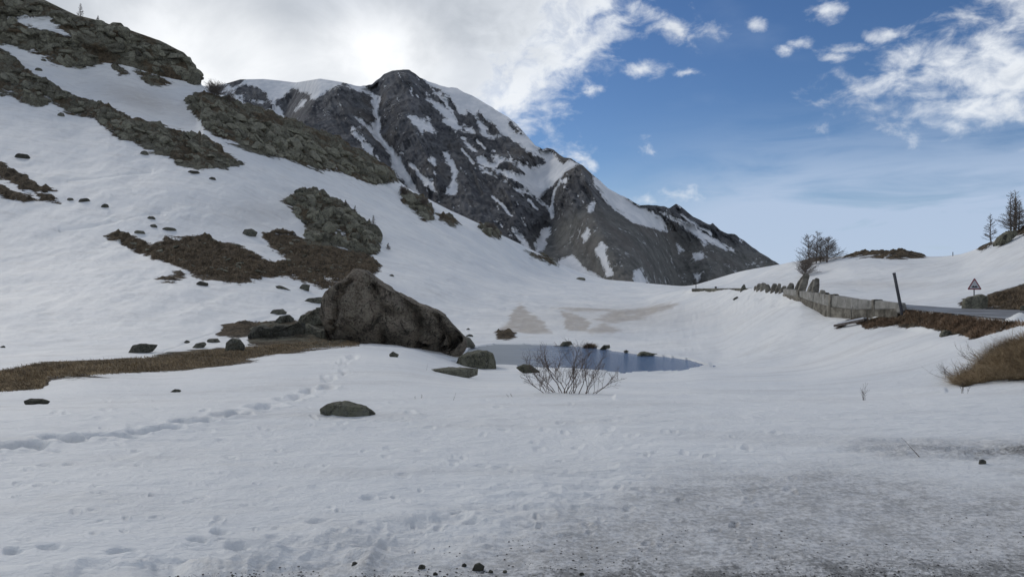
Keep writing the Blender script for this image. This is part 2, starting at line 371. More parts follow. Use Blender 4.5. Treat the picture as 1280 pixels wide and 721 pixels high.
# ------------------------------------------------------------------ the snow field: feature lines lofted into one surface
# each line: (column, row, distance) of points along a feature of the ground
LINES = [
 ('A', 4, 10, [(-700, 1038, 2.2), (1980, 1038, 2.2)]),
 ('B', 12, 10, [(-700, 707, 4.3), (1980, 707, 4.3)]),
 ('C', 120, 10, [(-700, 573, 7.0), (1980, 573, 7.0)]),
 ('D', 62, 10, [(-700, 520, 9.6), (0, 516, 9.8), (640, 512, 10), (1280, 512, 10), (1980, 510, 10)]),
 ('E', 30, 22, [(-700, 505, 14), (0, 504, 14), (200, 501, 14), (400, 497, 14), (600, 493, 14), (700, 491, 14), (800, 493, 14), (900, 493, 14), (1000, 493, 14), (1100, 490, 14), (1190, 484, 13.5), (1280, 477, 13), (1400, 470, 12), (1980, 470, 11)]),
 ('F', 46, 9, [(-700, 480, 20), (0, 489, 20), (50, 482, 21.5), (100, 470, 23), (200, 466, 26), (300, 453, 30), (350, 443, 33), (400, 438, 36), (450, 434, 38), (500, 435, 40), (545, 446, 41), (590, 457, 44), (620, 457.5, 44.4), (700, 461, 42.6), (790, 467, 40.2), (830, 464, 41.3), (883, 457.5, 44.2), (900, 458, 43.5), (1000, 450, 40), (1060, 440, 36), (1130, 432, 30), (1200, 428, 23), (1230, 440, 16.5), (1280, 419, 16.5), (1330, 405, 16), (1500, 395, 15), (1980, 395, 14)]),
 ('G', 34, 9, [(-700, 462, 26), (0, 463, 26), (50, 455, 28), (100, 451, 30), (200, 444, 34), (300, 433, 40), (400, 425, 46), (500, 432, 50), (580, 434, 58.3), (620, 430.5, 61.2), (700, 432, 59.9), (760, 437.5, 55.6), (800, 443, 51.9), (850, 449, 48.4), (885, 456.3, 44.8), (900, 453, 46.5), (950, 440, 46), (1000, 418, 46), (1035, 398, 48), (1060, 403, 45), (1130, 408, 38), (1165, 413, 32), (1200, 421, 26.5), (1240, 417, 22), (1280, 409, 20), (1330, 400, 18.5), (1500, 398, 17), (1980, 400, 16)]),
 ('H', 50, 8, [(-700, 430, 46), (-200, 435, 45), (0, 427, 50), (200, 410, 58), (300, 400, 65), (400, 395, 72), (500, 395, 90), (600, 397, 95), (700, 388, 110), (800, 385, 118), (860, 368, 116), (900, 363.5, 100), (950, 362, 75), (1000, 367.5, 58.3), (1035, 393, 50.5), (1060, 397.5, 46.6), (1100, 396, 42.6), (1125, 393, 41), (1132, 387.5, 40.2), (1200, 394.2, 30.8), (1280, 403, 24.2), (1350, 413, 19.5), (1500, 440, 13.5), (1980, 500, 7.6)]),
 ('I', 40, 7, [(-700, 385, 62), (-200, 395, 62), (0, 380, 70), (200, 360, 78), (300, 350, 85), (400, 350, 95), (500, 350, 110), (600, 372, 120), (700, 376, 130), (800, 375, 140), (860, 363, 117), (900, 362.3, 101), (950, 364, 76), (1000, 369, 58.8), (1035, 377, 51.5), (1060, 378.7, 47.2), (1100, 383, 43.2), (1125, 386, 41.3), (1132, 386.7, 40.5), (1200, 393.5, 31), (1280, 402.3, 24.4), (1350, 412, 19.7), (1500, 439, 13.7), (1980, 498, 7.8)]),
 ('J', 42, 7, [(-700, 350, 82), (-200, 345, 82), (0, 330, 90), (200, 310, 100), (300, 300, 110), (400, 300, 125), (500, 312, 140), (600, 342, 150), (700, 362, 180), (800, 366, 180), (860, 362, 125), (900, 361.5, 108), (950, 362.5, 82), (1000, 366, 64), (1060, 374, 53.5), (1130, 381, 47.5), (1200, 386, 38.5), (1280, 388.3, 35.2), (1350, 395, 28.5), (1500, 410, 19.8), (1980, 455, 11.2)]),
 ('K', 75, 8, [(-700, 240, 105), (-200, 235, 110), (0, 228, 120), (200, 222, 130), (300, 222, 140), (400, 238, 160), (500, 268, 175), (600, 307, 190), (700, 346, 260), (800, 358, 260), (860, 360.5, 170), (900, 356, 140), (950, 350, 110), (1000, 351, 86), (1060, 356, 74), (1130, 358, 66), (1200, 357, 56), (1280, 345, 50), (1500, 320, 34), (1980, 300, 28)]),
 ('L', 130, 9, [(-700, 40, 180), (-200, 50, 190), (0, 57, 195), (60, 66, 197), (100, 84, 198), (130, 80, 199), (160, 84, 200), (200, 97, 202), (240, 105, 203), (250, 104, 204), (290, 125, 206), (340, 145, 210), (360, 156, 211), (400, 171, 215), (430, 184, 220), (470, 204, 226), (495, 224, 230), (510, 236, 230), (530, 246, 232), (560, 262, 235), (600, 280, 240), (650, 305, 260), (700, 330, 290), (725, 340, 310), (750, 349, 330), (800, 353, 330), (830, 356, 300), (860, 358.5, 230), (900, 347, 190), (925, 339, 160), (970, 331, 130), (1000, 326, 118), (1040, 321, 108), (1060, 320, 104), (1085, 317, 102), (1130, 317, 100), (1160, 321, 98), (1200, 319, 92), (1225, 310, 84), (1240, 301, 80), (1262, 294, 77), (1280, 288, 75), (1400, 250, 60), (1980, 180, 50)]),
 ('M', 55, 1.0, [(-700, -160, 210), (-200, -90, 215), (0, -25, 208), (55, 0, 206), (80, 12, 206), (95, 19, 206), (128, 27, 206), (137, 31, 206), (140, 28, 206), (152, 29, 206), (157, 36, 206), (200, 51, 208), (230, 66, 209), (245, 82, 209), (250.5, 100, 210), (253, 112, 225), (290, 131, 235), (340, 151, 240), (430, 190, 250), (495, 231, 262), (560, 268, 270), (600, 286, 276), (650, 311, 300), (700, 335, 330), (750, 353, 380), (800, 357, 380), (860, 361, 262), (900, 351, 218), (970, 335, 150), (1040, 324, 124), (1130, 320.5, 115), (1160, 324, 112), (1225, 314, 97), (1280, 292, 88), (1400, 256, 72), (1980, 190, 60)]),
 ('N', 6, 6, [(-700, 40, 420), (0, 90, 420), (250, 170, 420), (430, 260, 420), (600, 350, 440), (750, 362, 520), (860, 366, 400), (1000, 362, 220), (1280, 350, 160), (1980, 330, 150)]),
]
u_in = np.arange(-40, 1321, 1.3)
g = np.cumsum(np.linspace(2, 20, 60))
u_cols = np.concatenate([(-40 - g)[::-1], u_in, 1320 + g]); u_cols = u_cols[(u_cols > -700) & (u_cols < 1980)]
NC = len(u_cols)
ud = np.arange(-720, 2001, 1.0)
LV = []; LD = []
for name, rows, sig, pts in LINES:
    p = np.array(pts, float)
    v = np.interp(ud, p[:, 0], p[:, 1]); d = np.interp(ud, p[:, 0], np.log(p[:, 2]))
    k = np.arange(-int(3 * sig) - 1, int(3 * sig) + 2); ker = np.exp(-k * k / (2.0 * sig * sig)); ker /= ker.sum()
    def sm(a):
        return np.convolve(np.pad(a, len(k) // 2, mode='edge'), ker, 'valid')
    v1, d1 = sm(v), sm(d)
    if name not in 'LM':
        k = np.arange(-90, 91); ker = np.exp(-k * k / (2.0 * 28 ** 2)); ker /= ker.sum()
        wl_ = 1 - sstep(ud, 700, 850) if name in 'HIJK' else (1 - sstep(ud, 380, 480)) * 0.0
        if name == 'N': wl_ = 1.0
        v1 = v1 * (1 - wl_) + sm(v) * wl_; d1 = d1 * (1 - wl_) + sm(d) * wl_
    LV.append(np.interp(u_cols, ud, v1)); LD.append(np.interp(u_cols, ud, d1))
LV = np.array(LV); LD = np.array(LD); NL = len(LINES)
def pchip_slopes(Y):
    dl = np.diff(Y, axis=0); m = np.zeros_like(Y)
    a, b = dl[:-1], dl[1:]
    ok = a * b > 0
    with np.errstate(divide='ignore', invalid='ignore'):
        m[1:-1] = np.where(ok, 2 * a * b / (a + b), 0)
    m[0] = dl[0]; m[-1] = dl[-1]
    return m
MV = pchip_slopes(LV); MD = pchip_slopes(LD)
tt = np.concatenate([np.linspace(i, i + 1, LINES[i + 1][1], endpoint=False) for i in range(NL - 1)] + [[NL - 1 - 1e-6]])
def herm(Y, M, t):
    i = np.minimum(t.astype(int), NL - 2); f = (t - i)[:, None]
    y0, y1, m0, m1 = Y[i], Y[i + 1], M[i], M[i + 1]
    return y0 * (2 * f**3 - 3 * f**2 + 1) + m0 * (f**3 - 2 * f**2 + f) + y1 * (-2 * f**3 + 3 * f**2) + m1 * (f**3 - f**2)
V = herm(LV, MV, tt); D = np.exp(herm(LD, MD, tt)); NR = len(tt)
U = np.broadcast_to(u_cols, V.shape).copy()
T = np.broadcast_to(tt[:, None], V.shape)
X = (U - 640) / F * D; Y = D.copy(); Z = EYE + (HOR - V) / F * D

ROCK_POLYS = {
 'cliff': [(-300, -200), (-300, 40), (0, 57), (30, 62), (52, 68), (68, 80), (82, 84), (102, 86), (130, 80), (118, 72), (160, 80), (185, 90), (228, 101), (253, 105), (258, 80), (232, 50), (160, 20), (150, 10), (95, 0), (60, -20), (0, -60)],
 'band': [(-120, 10), (0, 62), (18, 72), (28, 84), (45, 95), (62, 106), (112, 128), (140, 136), (165, 151), (200, 156), (215, 166), (226, 164), (245, 166), (270, 180), (282, 192), (304, 203), (300, 207), (285, 208), (283, 213), (245, 212), (220, 205), (215, 198), (195, 190), (175, 184), (170, 178), (152, 176), (138, 167), (118, 148), (90, 143), (68, 131), (58, 122), (60, 131), (45, 133), (30, 128), (12, 118), (0, 120), (-120, 80)],
 'ridge': [(243, 116), (270, 121), (300, 132), (340, 143), (360, 150), (400, 162), (430, 174), (450, 184), (470, 194), (490, 210), (499, 227), (480, 230), (465, 231), (440, 222), (420, 215), (400, 212), (380, 205), (350, 197), (320, 190), (300, 183), (265, 168), (255, 160), (247, 148), (240, 142), (232, 130), (230, 125)],
 'knoll': [(352, 251), (366, 246), (368, 238), (385, 240), (410, 247), (425, 255), (450, 270), (475, 292), (477, 310), (470, 318), (445, 318), (430, 310), (400, 305), (375, 300), (385, 285), (370, 275), (365, 262)],
 'spur': [(499, 242), (510, 239), (530, 248), (543, 262), (540, 272), (545, 276), (528, 276), (518, 264), (505, 256)],
 'spur2': [(545, 268), (562, 272), (575, 282), (565, 284), (550, 276)],
 'spur3': [(597, 282), (610, 282), (628, 292), (625, 300), (608, 296)],
 'skyspur': [(655, 312), (685, 322), (700, 332), (690, 331), (665, 320)],
 'chip1': [(137, 80), (150, 84), (162, 94), (150, 94), (140, 88)],
 'chip2': [(165, 88), (185, 88), (198, 97), (215, 104), (205, 107), (185, 106), (175, 98)],
 'shelf': [(371, 401), (384, 393), (400, 385), (415, 388), (415, 398), (390, 403), (378, 404)],
 'slab': [(308, 433), (318, 412), (345, 404), (385, 404), (420, 410), (440, 430), (400, 436), (350, 434)],
}
SNOW_HOLES = [[(11, 23), (60, 21), (68, 32), (85, 43), (87, 47), (60, 39), (25, 28)],
              [(112, 57), (125, 58), (155, 73), (195, 90), (205, 100), (150, 80), (128, 72), (118, 66)],
              [(178, 299), (190, 298), (200, 304), (188, 308)], [(213, 297), (234, 297), (226, 303)],
              [(219, 75), (224, 88), (235, 103), (229, 103), (222, 90)],
              [(395, 268), (415, 280), (430, 292), (420, 290), (400, 277)],
              [(405, 345), (420, 355), (440, 356), (435, 361), (410, 354)]]
GRASS_POLYS = {
 'meadow': [(132, 296), (148, 290), (170, 298), (182, 301), (205, 303), (207, 295), (228, 296), (240, 293), (262, 293), (272, 302), (292, 303), (316, 312), (330, 322), (345, 326), (362, 322), (335, 305), (328, 298), (330, 290), (350, 293), (378, 296), (400, 302), (440, 314), (460, 320), (476, 335), (472, 344), (456, 348), (440, 345), (430, 355), (405, 360), (385, 352), (360, 345), (330, 348), (300, 352), (270, 348), (245, 345), (225, 335), (208, 328), (190, 325), (180, 318), (160, 312), (150, 303)],
 'left1': [(-40, 190), (0, 203), (20, 212), (33, 220), (50, 232), (70, 237), (57, 241), (30, 240), (10, 225), (0, 224), (-40, 215)],
 'left2': [(-40, 222), (0, 230), (7, 235), (10, 240), (40, 245), (50, 250), (30, 253), (0, 247), (-40, 240)],
 'left3': [(20, 216), (34, 217), (35, 222), (24, 221)], 'left4': [(46, 244), (62, 244), (75, 252), (65, 253), (50, 250)],
 'strip': [(-60, 466), (0, 463), (45, 453), (150, 448), (230, 441), (300, 433), (350, 429), (400, 425), (452, 424), (450, 434), (370, 440), (330, 446), (290, 456), (235, 463), (150, 468), (62, 474), (55, 487), (0, 491), (-60, 495)],
 'mound': [(268, 420), (280, 407), (300, 403), (370, 403), (372, 412), (330, 418), (300, 423), (275, 422)],
 'patch1': [(195, 348), (212, 344), (226, 350), (215, 354), (200, 352)], 'patch2': [(213, 341), (225, 338), (232, 343), (222, 346)],
 'patch3': [(330, 296), (345, 284), (368, 288), (372, 296), (350, 294)],
 'pondpatch': [(617, 414), (625, 411), (640, 412), (646, 420), (636, 423), (624, 422)],
 'bank': [(1033, 396), (1060, 399), (1125, 395), (1130, 387), (1150, 388), (1200, 394), (1270, 403), (1300, 407), (1272, 409), (1255, 414), (1235, 420), (1213, 425), (1200, 418), (1170, 413), (1140, 406), (1110, 408), (1084, 413), (1078, 408), (1062, 404), (1048, 412), (1041, 412), (1062, 401)],
 'grassmound': [(1188, 480), (1197, 470), (1215, 462), (1225, 450), (1240, 437), (1260, 427), (1280, 421), (1330, 412), (1500, 400), (1500, 470), (1330, 474), (1280, 475), (1245, 476), (1205, 484)],
 'crest': [(1040, 323), (1060, 318), (1080, 313), (1120, 311), (1160, 319), (1152, 323), (1110, 322), (1085, 320), (1060, 322)],
 'crest2': [(1000, 327), (1020, 322), (1035, 321), (1030, 326), (1005, 329)],
 'farhump': [(1200, 384), (1208, 376), (1232, 374), (1245, 366), (1280, 358), (1400, 340), (1400, 388), (1280, 388), (1240, 386)],
 'rcrest1': [(1222, 311), (1240, 302), (1242, 305), (1226, 313)], 'rcrest2': [(1246, 300), (1256, 290), (1285, 281), (1300, 275), (1300, 290), (1270, 293), (1250, 302)],
}
TAN_POLYS = [[(690, 384), (740, 385), (800, 386), (838, 379), (850, 382), (830, 388), (770, 392), (720, 390)], [(622, 413), (636, 402), (641, 386), (650, 379), (664, 392), (680, 404), (690, 415), (655, 418)],
             [(700, 388), (722, 393), (738, 404), (733, 415), (708, 413)],
             [(738, 400), (790, 386), (838, 379), (842, 387), (805, 399), (765, 407)],
             [(730, 414), (752, 405), (777, 412), (762, 418), (740, 418)]]
# ragged outlines come from a world-space warp
wu = U + 4.5 * fbm(X * 0.35, Y * 0.35 + Z * 0.5, None, 4, 11) + 2.6 * fbm(X * 1.6, Y * 1.6 + Z, None, 3, 12)
wv = V + 4.2 * fbm(X * 0.13, Y * 0.35 + Z * 0.5, None, 5, 13, 0.6)
rock = np.full(V.shape, -40.0); grass = np.full(V.shape, -40.0); straw = np.zeros(V.shape)
far = T > 3.0
for k, p in ROCK_POLYS.items(): rock = np.maximum(rock, poly_sdf(wu, wv, p))
for k, p in GRASS_POLYS.items():
    s = poly_sdf(wu, wv, p); grass = np.maximum(grass, s)
    if k in ('strip', 'grassmound'): straw = np.maximum(straw, sstep(s, -1, 2))
for p in SNOW_HOLES:
    s = poly_sdf(wu, wv, p, 20); rock = np.minimum(rock, -s); grass = np.minimum(grass, -s)
rock = np.where(far, rock, -40); grass = np.where(far, grass, -40)
cliffzone = np.where((T > 11.02) & (u_cols < 251)[None, :], 1.0, 0.0)
rock = np.maximum(rock, np.where((cliffzone > 0) & (poly_sdf(wu, wv, SNOW_HOLES[0], 20) < -1), 6, -40))
px = D / F                                     # metres per photograph pixel at that distance
tan = np.zeros(V.shape)
for p in TAN_POLYS: tan = np.maximum(tan, sstep(poly_sdf(wu, wv, p), -3, 3))
tan = np.maximum(tan, 0.6 * np.exp(-((U - 175) / 55) ** 2 - ((V - 125 - (U - 175) * 0.3) / 17) ** 2))
tan = np.maximum(tan, 0.32 * np.exp(-((U - 330) / 70) ** 2 - ((V - 268) / 18) ** 2))
tan = np.maximum(tan, 0.35 * np.exp(-((U - 1090) / 100) ** 2 - ((V - 356) / 5) ** 2))
tan = np.maximum(tan, 0.4 * np.exp(-((U - 780) / 120) ** 2 - ((V - 398) / 16) ** 2))
fgl = fbm(X * 0.8, Y * 0.8, None, 4, 31)
# dirt spread over the snow by the road side, strongest in front of the camera and to the right
edge_v = np.interp(u_cols, [-700, 0, 230, 430, 560, 650, 760, 900, 1100, 1300, 1980], [760, 735, 712, 680, 658, 632, 605, 580, 560, 556, 555])[None, :]
dirt = sstep(V - edge_v + 40 * fgl, -25, 60) * (T < 3.4)
dirt = dirt * np.interp(u_cols, [0, 400, 700, 1980], [0.8, 0.9, 1, 1])[None, :]
tr = np.exp(-((V - (562 + (U - 1200) * 0.03)) / 13) ** 2) * sstep(U, 1010, 1120) * (T < 3.3)
dirt = np.maximum(dirt, tr * 0.9)
gravel = sstep(V - edge_v, 8, 130) * 0.75 * sstep(V, 640, 735) * (T < 2.5) * np.interp(u_cols, [-700, 150, 420, 800, 1980], [0.1, 0.3, 0.9, 1, 0.95])[None, :]
gravel = np.maximum(gravel, tr * 0.55 * sstep(U, 1100, 1260))

# relief
rin = sstep(rock * px, 0.0, 1.1); gin = sstep(grass * px, 0.0, 0.5)
farw = sstep(D, 12, 60)
roadz = (T > 7.95) & (T < 9.05) & (U > 880)
Z += np.where(roadz, 0, 1) * farw * (0.55 * fbm(X * 0.06, Y * 0.045, None, 3, 3) * sstep(D, 40, 120)) * (1 - 0.9 * sstep(T, 10.4, 11.0))
hb = (0.26 * fbm(X * 0.35, Y * 0.22, None, 4, 4) + 0.03 * (ridged(X * 0.9 + 0.4 * Y * 0.3, Y * 0.5, 3, 44) - 0.4)) * farw * (1 - sstep(T, 10.6, 11.0) * 0.7)
hb = np.where(roadz, 0, hb)
Z += hb
# rock: broken blocks
rn = ridged(X * 0.16 + 0.15 * Z, Y * 0.12 + 0.1 * Z, 4, 21)
cell = fbm(X * 0.33, Y * 0.33 + Z * 0.6, None, 4, 22, 0.6)
Z += rin * (1.3 * rn + 1.5 * cell + 0.3) * np.clip(D / 120, 0.25, 1.3) * (1 - cliffzone)
# the cliff: ledges pushed in and out along the line of sight
cl = fbm(X * 0.09, Z * 0.28, Y * 0.05, 5, 23, 0.6); st = np.abs(((Z * 0.16 + 1.3 * fbm(X * 0.05, Z * 0.05, None, 3, 24)) % 1) - 0.5)
cw = cliffzone * np.minimum(sstep(T, 11.0, 11.25), 1)
sc = 1 + (3.2 * cl + 3.0 * st - 2.2) * cw / D * (T < 12.02)
Xc = X * sc; Yc = Y * sc; Zc = EYE + (Z - EYE) * sc
X, Y, Z = Xc, Yc, Zc
Z += gin * (0.08 + 0.4 * np.abs(fbm(X * 0.5, Y * 0.5, None, 4, 25)) + 0.22 * (ridged(X * 1.1, Y * 0.8, 3, 26) - 0.4)) * np.clip(D / 40, 0.3, 2.2)
# foreground snow: sun-cups, lumps, melted ragged edge
nearw = 1 - sstep(D, 16, 40)
Z += nearw * (0.020 * fbm(X * 0.9, Y * 0.7, None, 3, 5) + 0.012 * fbm(X * 4, Y * 3, None, 3, 6) * (1 - 0.2 * dirt))
lump = sstep(V - edge_v, -40, -5) * (1 - sstep(V - edge_v, 15, 60)) * (T < 2.6) * np.interp(u_cols, [-700, 250, 700, 850], [1.1, 1, 0.6, 0.12])[None, :]
lr = ridged(X * 1.7 + 0.3 * fbm(X, Y, None, 2, 8), Y * 3.0, 3, 7)
Z += lump * (0.11 * (lr - 0.45) + 0.05 * fbm(X * 5, Y * 6, None, 3, 9))
Z -= 0.03 * sstep(V - edge_v, 0, 60) * (T < 2.6)
Z += 0.008 * gravel * fbm(X * 22, Y * 22, None, 3, 10)
Z += tr * 0.09 * fbm(X * 2.5, Y * 5, None, 4, 14)
# small slumps and dips scattered in the near snow
rng = np.random.RandomState(5)
WU_ = U + 9 * fbm(X * 2.4, Y * 1.6, None, 3, 45); WV_ = V + 3.2 * fbm(X * 2.2, Y * 1.8, None, 3, 46)
def dip(u0, v0, a, b, depth, rim=0.3):
    global Z
    q = ((WU_ - u0) / a) ** 2 + ((WV_ - v0) / b) ** 2
    m = (q < 9) & (T > 0.8) & (T < 8)
    Z = Z - np.where(m, depth * (np.exp(-q * q * 1.1) - rim * np.exp(-(np.sqrt(q) - 1.5) ** 2 * 5)), 0)
trail = [(-60, 571), (0, 563), (60, 551), (120, 547), (175, 541), (220, 533), (265, 524), (325, 512), (370, 498), (405, 484), (425, 468), (432, 455), (440, 445)]
tp = np.array(trail, float); seg = np.sqrt((np.diff(tp, axis=0) ** 2).sum(1)); cum = np.r_[0, np.cumsum(seg)]
s = 0; k = 0
while s < cum[-1]:
    u0 = np.interp(s, cum, tp[:, 0]); v0 = np.interp(s, cum, tp[:, 1])
    sc_ = np.interp(v0, [440, 500, 560], [0.22, 0.5, 1.0])
    dip(u0 + rng.uniform(-3, 3) + (6 if k % 2 else -6) * sc_ * (v0 < 505), v0 + (2.2 if k % 2 else -2.2) * sc_, 20 * sc_ + 1.5, 3.4 * sc_ + 0.7, 0.10 + 0.05 * rng.rand(), 0.15)
    s += 30 * sc_ + 2; k += 1
for (u0, v0, a, b, dd) in [(458, 622, 14, 3.5, .05), (525, 563, 10, 2, .03), (720, 559, 9, 2, .03), (570, 640, 12, 2.5, .04), (548, 659, 14, 4, .05), (590, 652, 14, 4, .05), (290, 571, 9, 3, .04), (165, 562, 8, 2, .03), (173, 580, 6, 2, .02),
                           (272, 660, 14, 5, .06), (243, 672, 16, 5, .06), (298, 678, 18, 6, .06), (150, 690, 20, 6, .07), (60, 682, 18, 5, .06), (15, 688, 14, 5, .05), (400, 652, 18, 4, .045), (350, 668, 16, 5, .05), (455, 512, 8, 2, .04), (700, 575, 6, 2, .02)]:
    dip(u0, v0, a * 0.75, b * .7, dd * 0.75, .1)
for k in range(240):
    v0 = rng.uniform(500, 690); u0 = rng.uniform(-30, 1000)
    dip(u0, v0, rng.uniform(3, 9), rng.uniform(1, 2.4), rng.uniform(.006, .02))
# thin paths stamped across the far slope
for pth, wd in (([(85, 224), (120, 222), (190, 212)], 0.8), ([(10, 160), (60, 182), (120, 195), (190, 208)], 0.9), ([(75, 287), (110, 284), (200, 265), (205, 268)], 0.9), ([(140, 244), (175, 258), (200, 266)], 0.8), ([(75, 287), (100, 296), (140, 310)], 0.9),
                ([(205, 440), (240, 425), (280, 412), (330, 398), (372, 388)], 0.9), ([(440, 386), (380, 370), (330, 358), (280, 352)], 0.7)):
    Z -= poly_line(U, V, pth, wd) * np.clip(0.14 * D / 100, 0.05, 0.14) * (T > 5)
# the cut in the snow beyond the crest, right of the bush
Z += 0.07 * poly_line(U, V, [(770, 497), (860, 493), (960, 496), (1060, 494), (1180, 488)], 2.0) * (T > 3.5) * (T < 5.3) * (0.5 + fbm(X * 0.8, Y * 0.8, None, 3, 41))
# snow bank below the road: hummocks and slides
hum = np.exp(-((U - 960) / 55) ** 2 - ((V - 376) / 9) ** 2) * (T > 5.8) * (T < 7.2)
Z += hum * 0.5 * fbm(X * 0.55, Y * 0.4, None, 4, 42)
Z += 0.35 * np.exp(-((V - 411 + (U - 1250) * 0.18) / 5) ** 2) * sstep(U, 1225, 1255) * (T > 4.6) * (T < 6.2) * (1 + fbm(X * 2, Y * 2, None, 3, 43))
# pond bed
POND = [(575, 452), (585, 436), (620, 430.5), (660, 430.5), (700, 432), (735, 434), (760, 437.5), (800, 443), (830, 446), (860, 450), (885, 457), (872, 459.5), (850, 463), (820, 465), (780, 467), (740, 463), (700, 461), (660, 459.5), (620, 457), (590, 457)]
ps = poly_sdf(U + 1.5 * fbm(X * 0.4, Y * 0.4, None, 3, 51), V, POND)
PZ = -3.0
inp = sstep(ps, -1.5, 1.5)
Z = np.where((T > 4.4) & (T < 6.6), Z * (1 - inp) + (PZ - 0.35) * inp, Z)
shore = np.exp(-(ps / 5) ** 2) * (T > 4.4) * (T < 6.6) * (ps < 0)
Z = Z + shore * np.maximum(0, PZ + 0.10 - Z)
terrain = grid_obj('snow_field', X, Y, Z, MAT_TERRAIN, {'rock': rock, 'grass': grass, 'tan': tan, 'dirt': np.clip(dirt, 0, 1), 'gravel': gravel, 'straw': straw})
tag(terrain, 'broad snow-covered slopes and basin with brown turf and rock showing through', None, None, 'structure')

PU = 640 + X / Y * F; PV = HOR - (Z - EYE) / Y * F
def ground(u, v, tmin=0):
    """the first visible point of the ground under a pixel of the photograph"""
    c = int(np.clip(np.searchsorted(u_cols, u), 1, NC - 1)); 
    if abs(u_cols[c - 1] - u) < abs(u_cols[c] - u): c -= 1
    col = PV[:, c]; r0 = int(np.searchsorted(tt, tmin))
    idx = np.nonzero(col[r0:] <= v)[0]
    r = r0 + idx[0] if len(idx) else NR - 8
    if r > 0 and col[r - 1] > v and col[r - 1] - col[r] > 1e-6 and abs(Y[r, c] - Y[r - 1, c]) < 20:
        f = (col[r - 1] - v) / (col[r - 1] - col[r])
        return Vector((X[r - 1, c] + f * (X[r, c] - X[r - 1, c]), Y[r - 1, c] + f * (Y[r, c] - Y[r - 1, c]), Z[r - 1, c] + f * (Z[r, c] - Z[r - 1, c])))
    return Vector((X[r, c], Y[r, c], Z[r, c]))

# ------------------------------------------------------------------ wide ground under and behind everything
m_, t_, b_ = new_mat('plain_snow', 0.7, 0.2)
pp = t_.node('ShaderNodeNewGeometry').outputs['Position']
t_.put(b_.inputs['Base Color'], t_.mix(t_.noise(pp, 0.02, 6), (0.62, 0.64, 0.67), (0.74, 0.74, 0.74)))
MAT_PLAIN = m_
rs = np.array([0, 1.2, 2.5, 3.6, 8, 20, 60, 150, 400, 1200, 4000, 9000.]); an = np.linspace(0, 2 * math.pi, 97)
RR, AA = np.meshgrid(rs, an, indexing='ij')
gx = RR * np.sin(AA); gy = RR * np.cos(AA)
front = sstep(gy / np.maximum(RR, .1), -0.1, 0.5) * sstep(RR, 1.5, 3.6)
gz = -0.03 + 0 * RR - 25 * front * sstep(RR, 2, 60) - 0.4 * front - 3.0 * sstep(RR, 20, 400) * (1 - front) - 30 * sstep(RR, 400, 4000) * front
gr = grid_obj('valley_ground', gx, gy, gz, MAT_PLAIN)
tag(gr, 'snowy ground carrying on below and behind the slopes', None, None, 'structure')

# ------------------------------------------------------------------ mountain
def mountain_mat():
    m, t, b = new_mat('mountain_rock', 0.95, 0.1)
    pos = t.node('ShaderNodeNewGeometry').outputs['Position']
    e = t.math('ADD', t.math('MULTIPLY', t.math('SUBTRACT', t.noise(pos, 0.028, 8, 0.7), 0.5), 9.0), t.math('MULTIPLY', t.math('SUBTRACT', t.noise(t.mapping(pos, scale=(1, 1, 0.5), rot=(0, R(-28), 0)), 0.13, 8, 0.75), 0.5), 9.0))
    sn = t.mapr(t.math('ADD', t.attr('snow'), e), -0.5, 0.5)
    st = t.mapping(pos, scale=(1, 1, 0.35), rot=(0, R(-28), 0))
    n1 = t.noise(st, 0.02, 9, 0.7, 0.5); n2 = t.noise(pos, 0.006, 6, 0.6)
    n3 = t.noise(t.mapping(pos, scale=(1, 1, 0.25), rot=(0, R(-30), 0)), 0.07, 8, 0.7)
    c = t.mix(t.mapr(n1, 0.34, 0.66), (0.062, 0.065, 0.073), (0.215, 0.218, 0.225))
    c = t.mix(t.mapr(n2, 0.5, 0.68, 0, 0.6), c, (0.175, 0.155, 0.13))
    c = t.mix(t.mapr(n3, 0.5, 0.68, 0, 0.6), c, (0.27, 0.265, 0.26))
    sr = t.noise(t.mapping(pos, scale=(1, 0.8, 0.45), rot=(0, R(-20), 0)), 0.045, 9, 0.78)
    scree = t.mix(t.mapr(sr, 0.36, 0.64), (0.095, 0.096, 0.09), (0.18, 0.178, 0.165))
    scree = t.mix(t.mapr(n2, 0.45, 0.7, 0, 0.6), scree, (0.15, 0.13, 0.118))
    c = t.mix(t.attr('scree'), c, scree)
    snc = t.mix(t.mapr(t.noise(pos, 0.03, 6, 0.6), 0.35, 0.7), (0.62, 0.64, 0.66), (0.80, 0.80, 0.80))
    t.put(b.inputs['Base Color'], t.mix(sn, c, snc))
    h = t.math('MULTIPLY', t.math('ADD', t.math('MULTIPLY', n1, 26), t.math('MULTIPLY', n3, 10)), t.math('SUBTRACT', 1.0, t.math('MAXIMUM', sn, t.math('MULTIPLY', t.attr('scree'), 0.85))))
    t.put(b.inputs['Normal'], t.bump(h, 0.9, 1.0))
    return m
SKY_LINE = [(-120, 130), (250, 108), (270, 108), (285, 104), (300, 99.5), (330, 99), (350, 101), (370, 103.5), (385, 101), (400, 98.5), (425, 102.5), (445, 107), (458, 108), (465, 105), (470, 101), (480, 93), (490, 89), (500, 87), (512, 88), (518, 92), (525, 98), (540, 103), (555, 108), (572, 111), (590, 120), (610, 132), (630, 143), (642, 152), (650, 160), (660, 172), (668, 181), (678, 187), (684, 185), (693, 188), (705, 197), (714, 198), (720, 203), (728, 207), (736, 214), (745, 222), (760, 235), (775, 244), (786, 249), (795, 255), (800, 257), (815, 256), (830, 258), (837, 260), (845, 255), (851, 258), (860, 265), (868, 272), (880, 278), (888, 281), (891, 279), (905, 291), (918, 293), (930, 300), (940, 308), (950, 316), (962, 323), (975, 331), (1000, 346), (1100, 372), (1200, 380)]
mu = np.arange(-100, 1180, 1.3); mr = 250
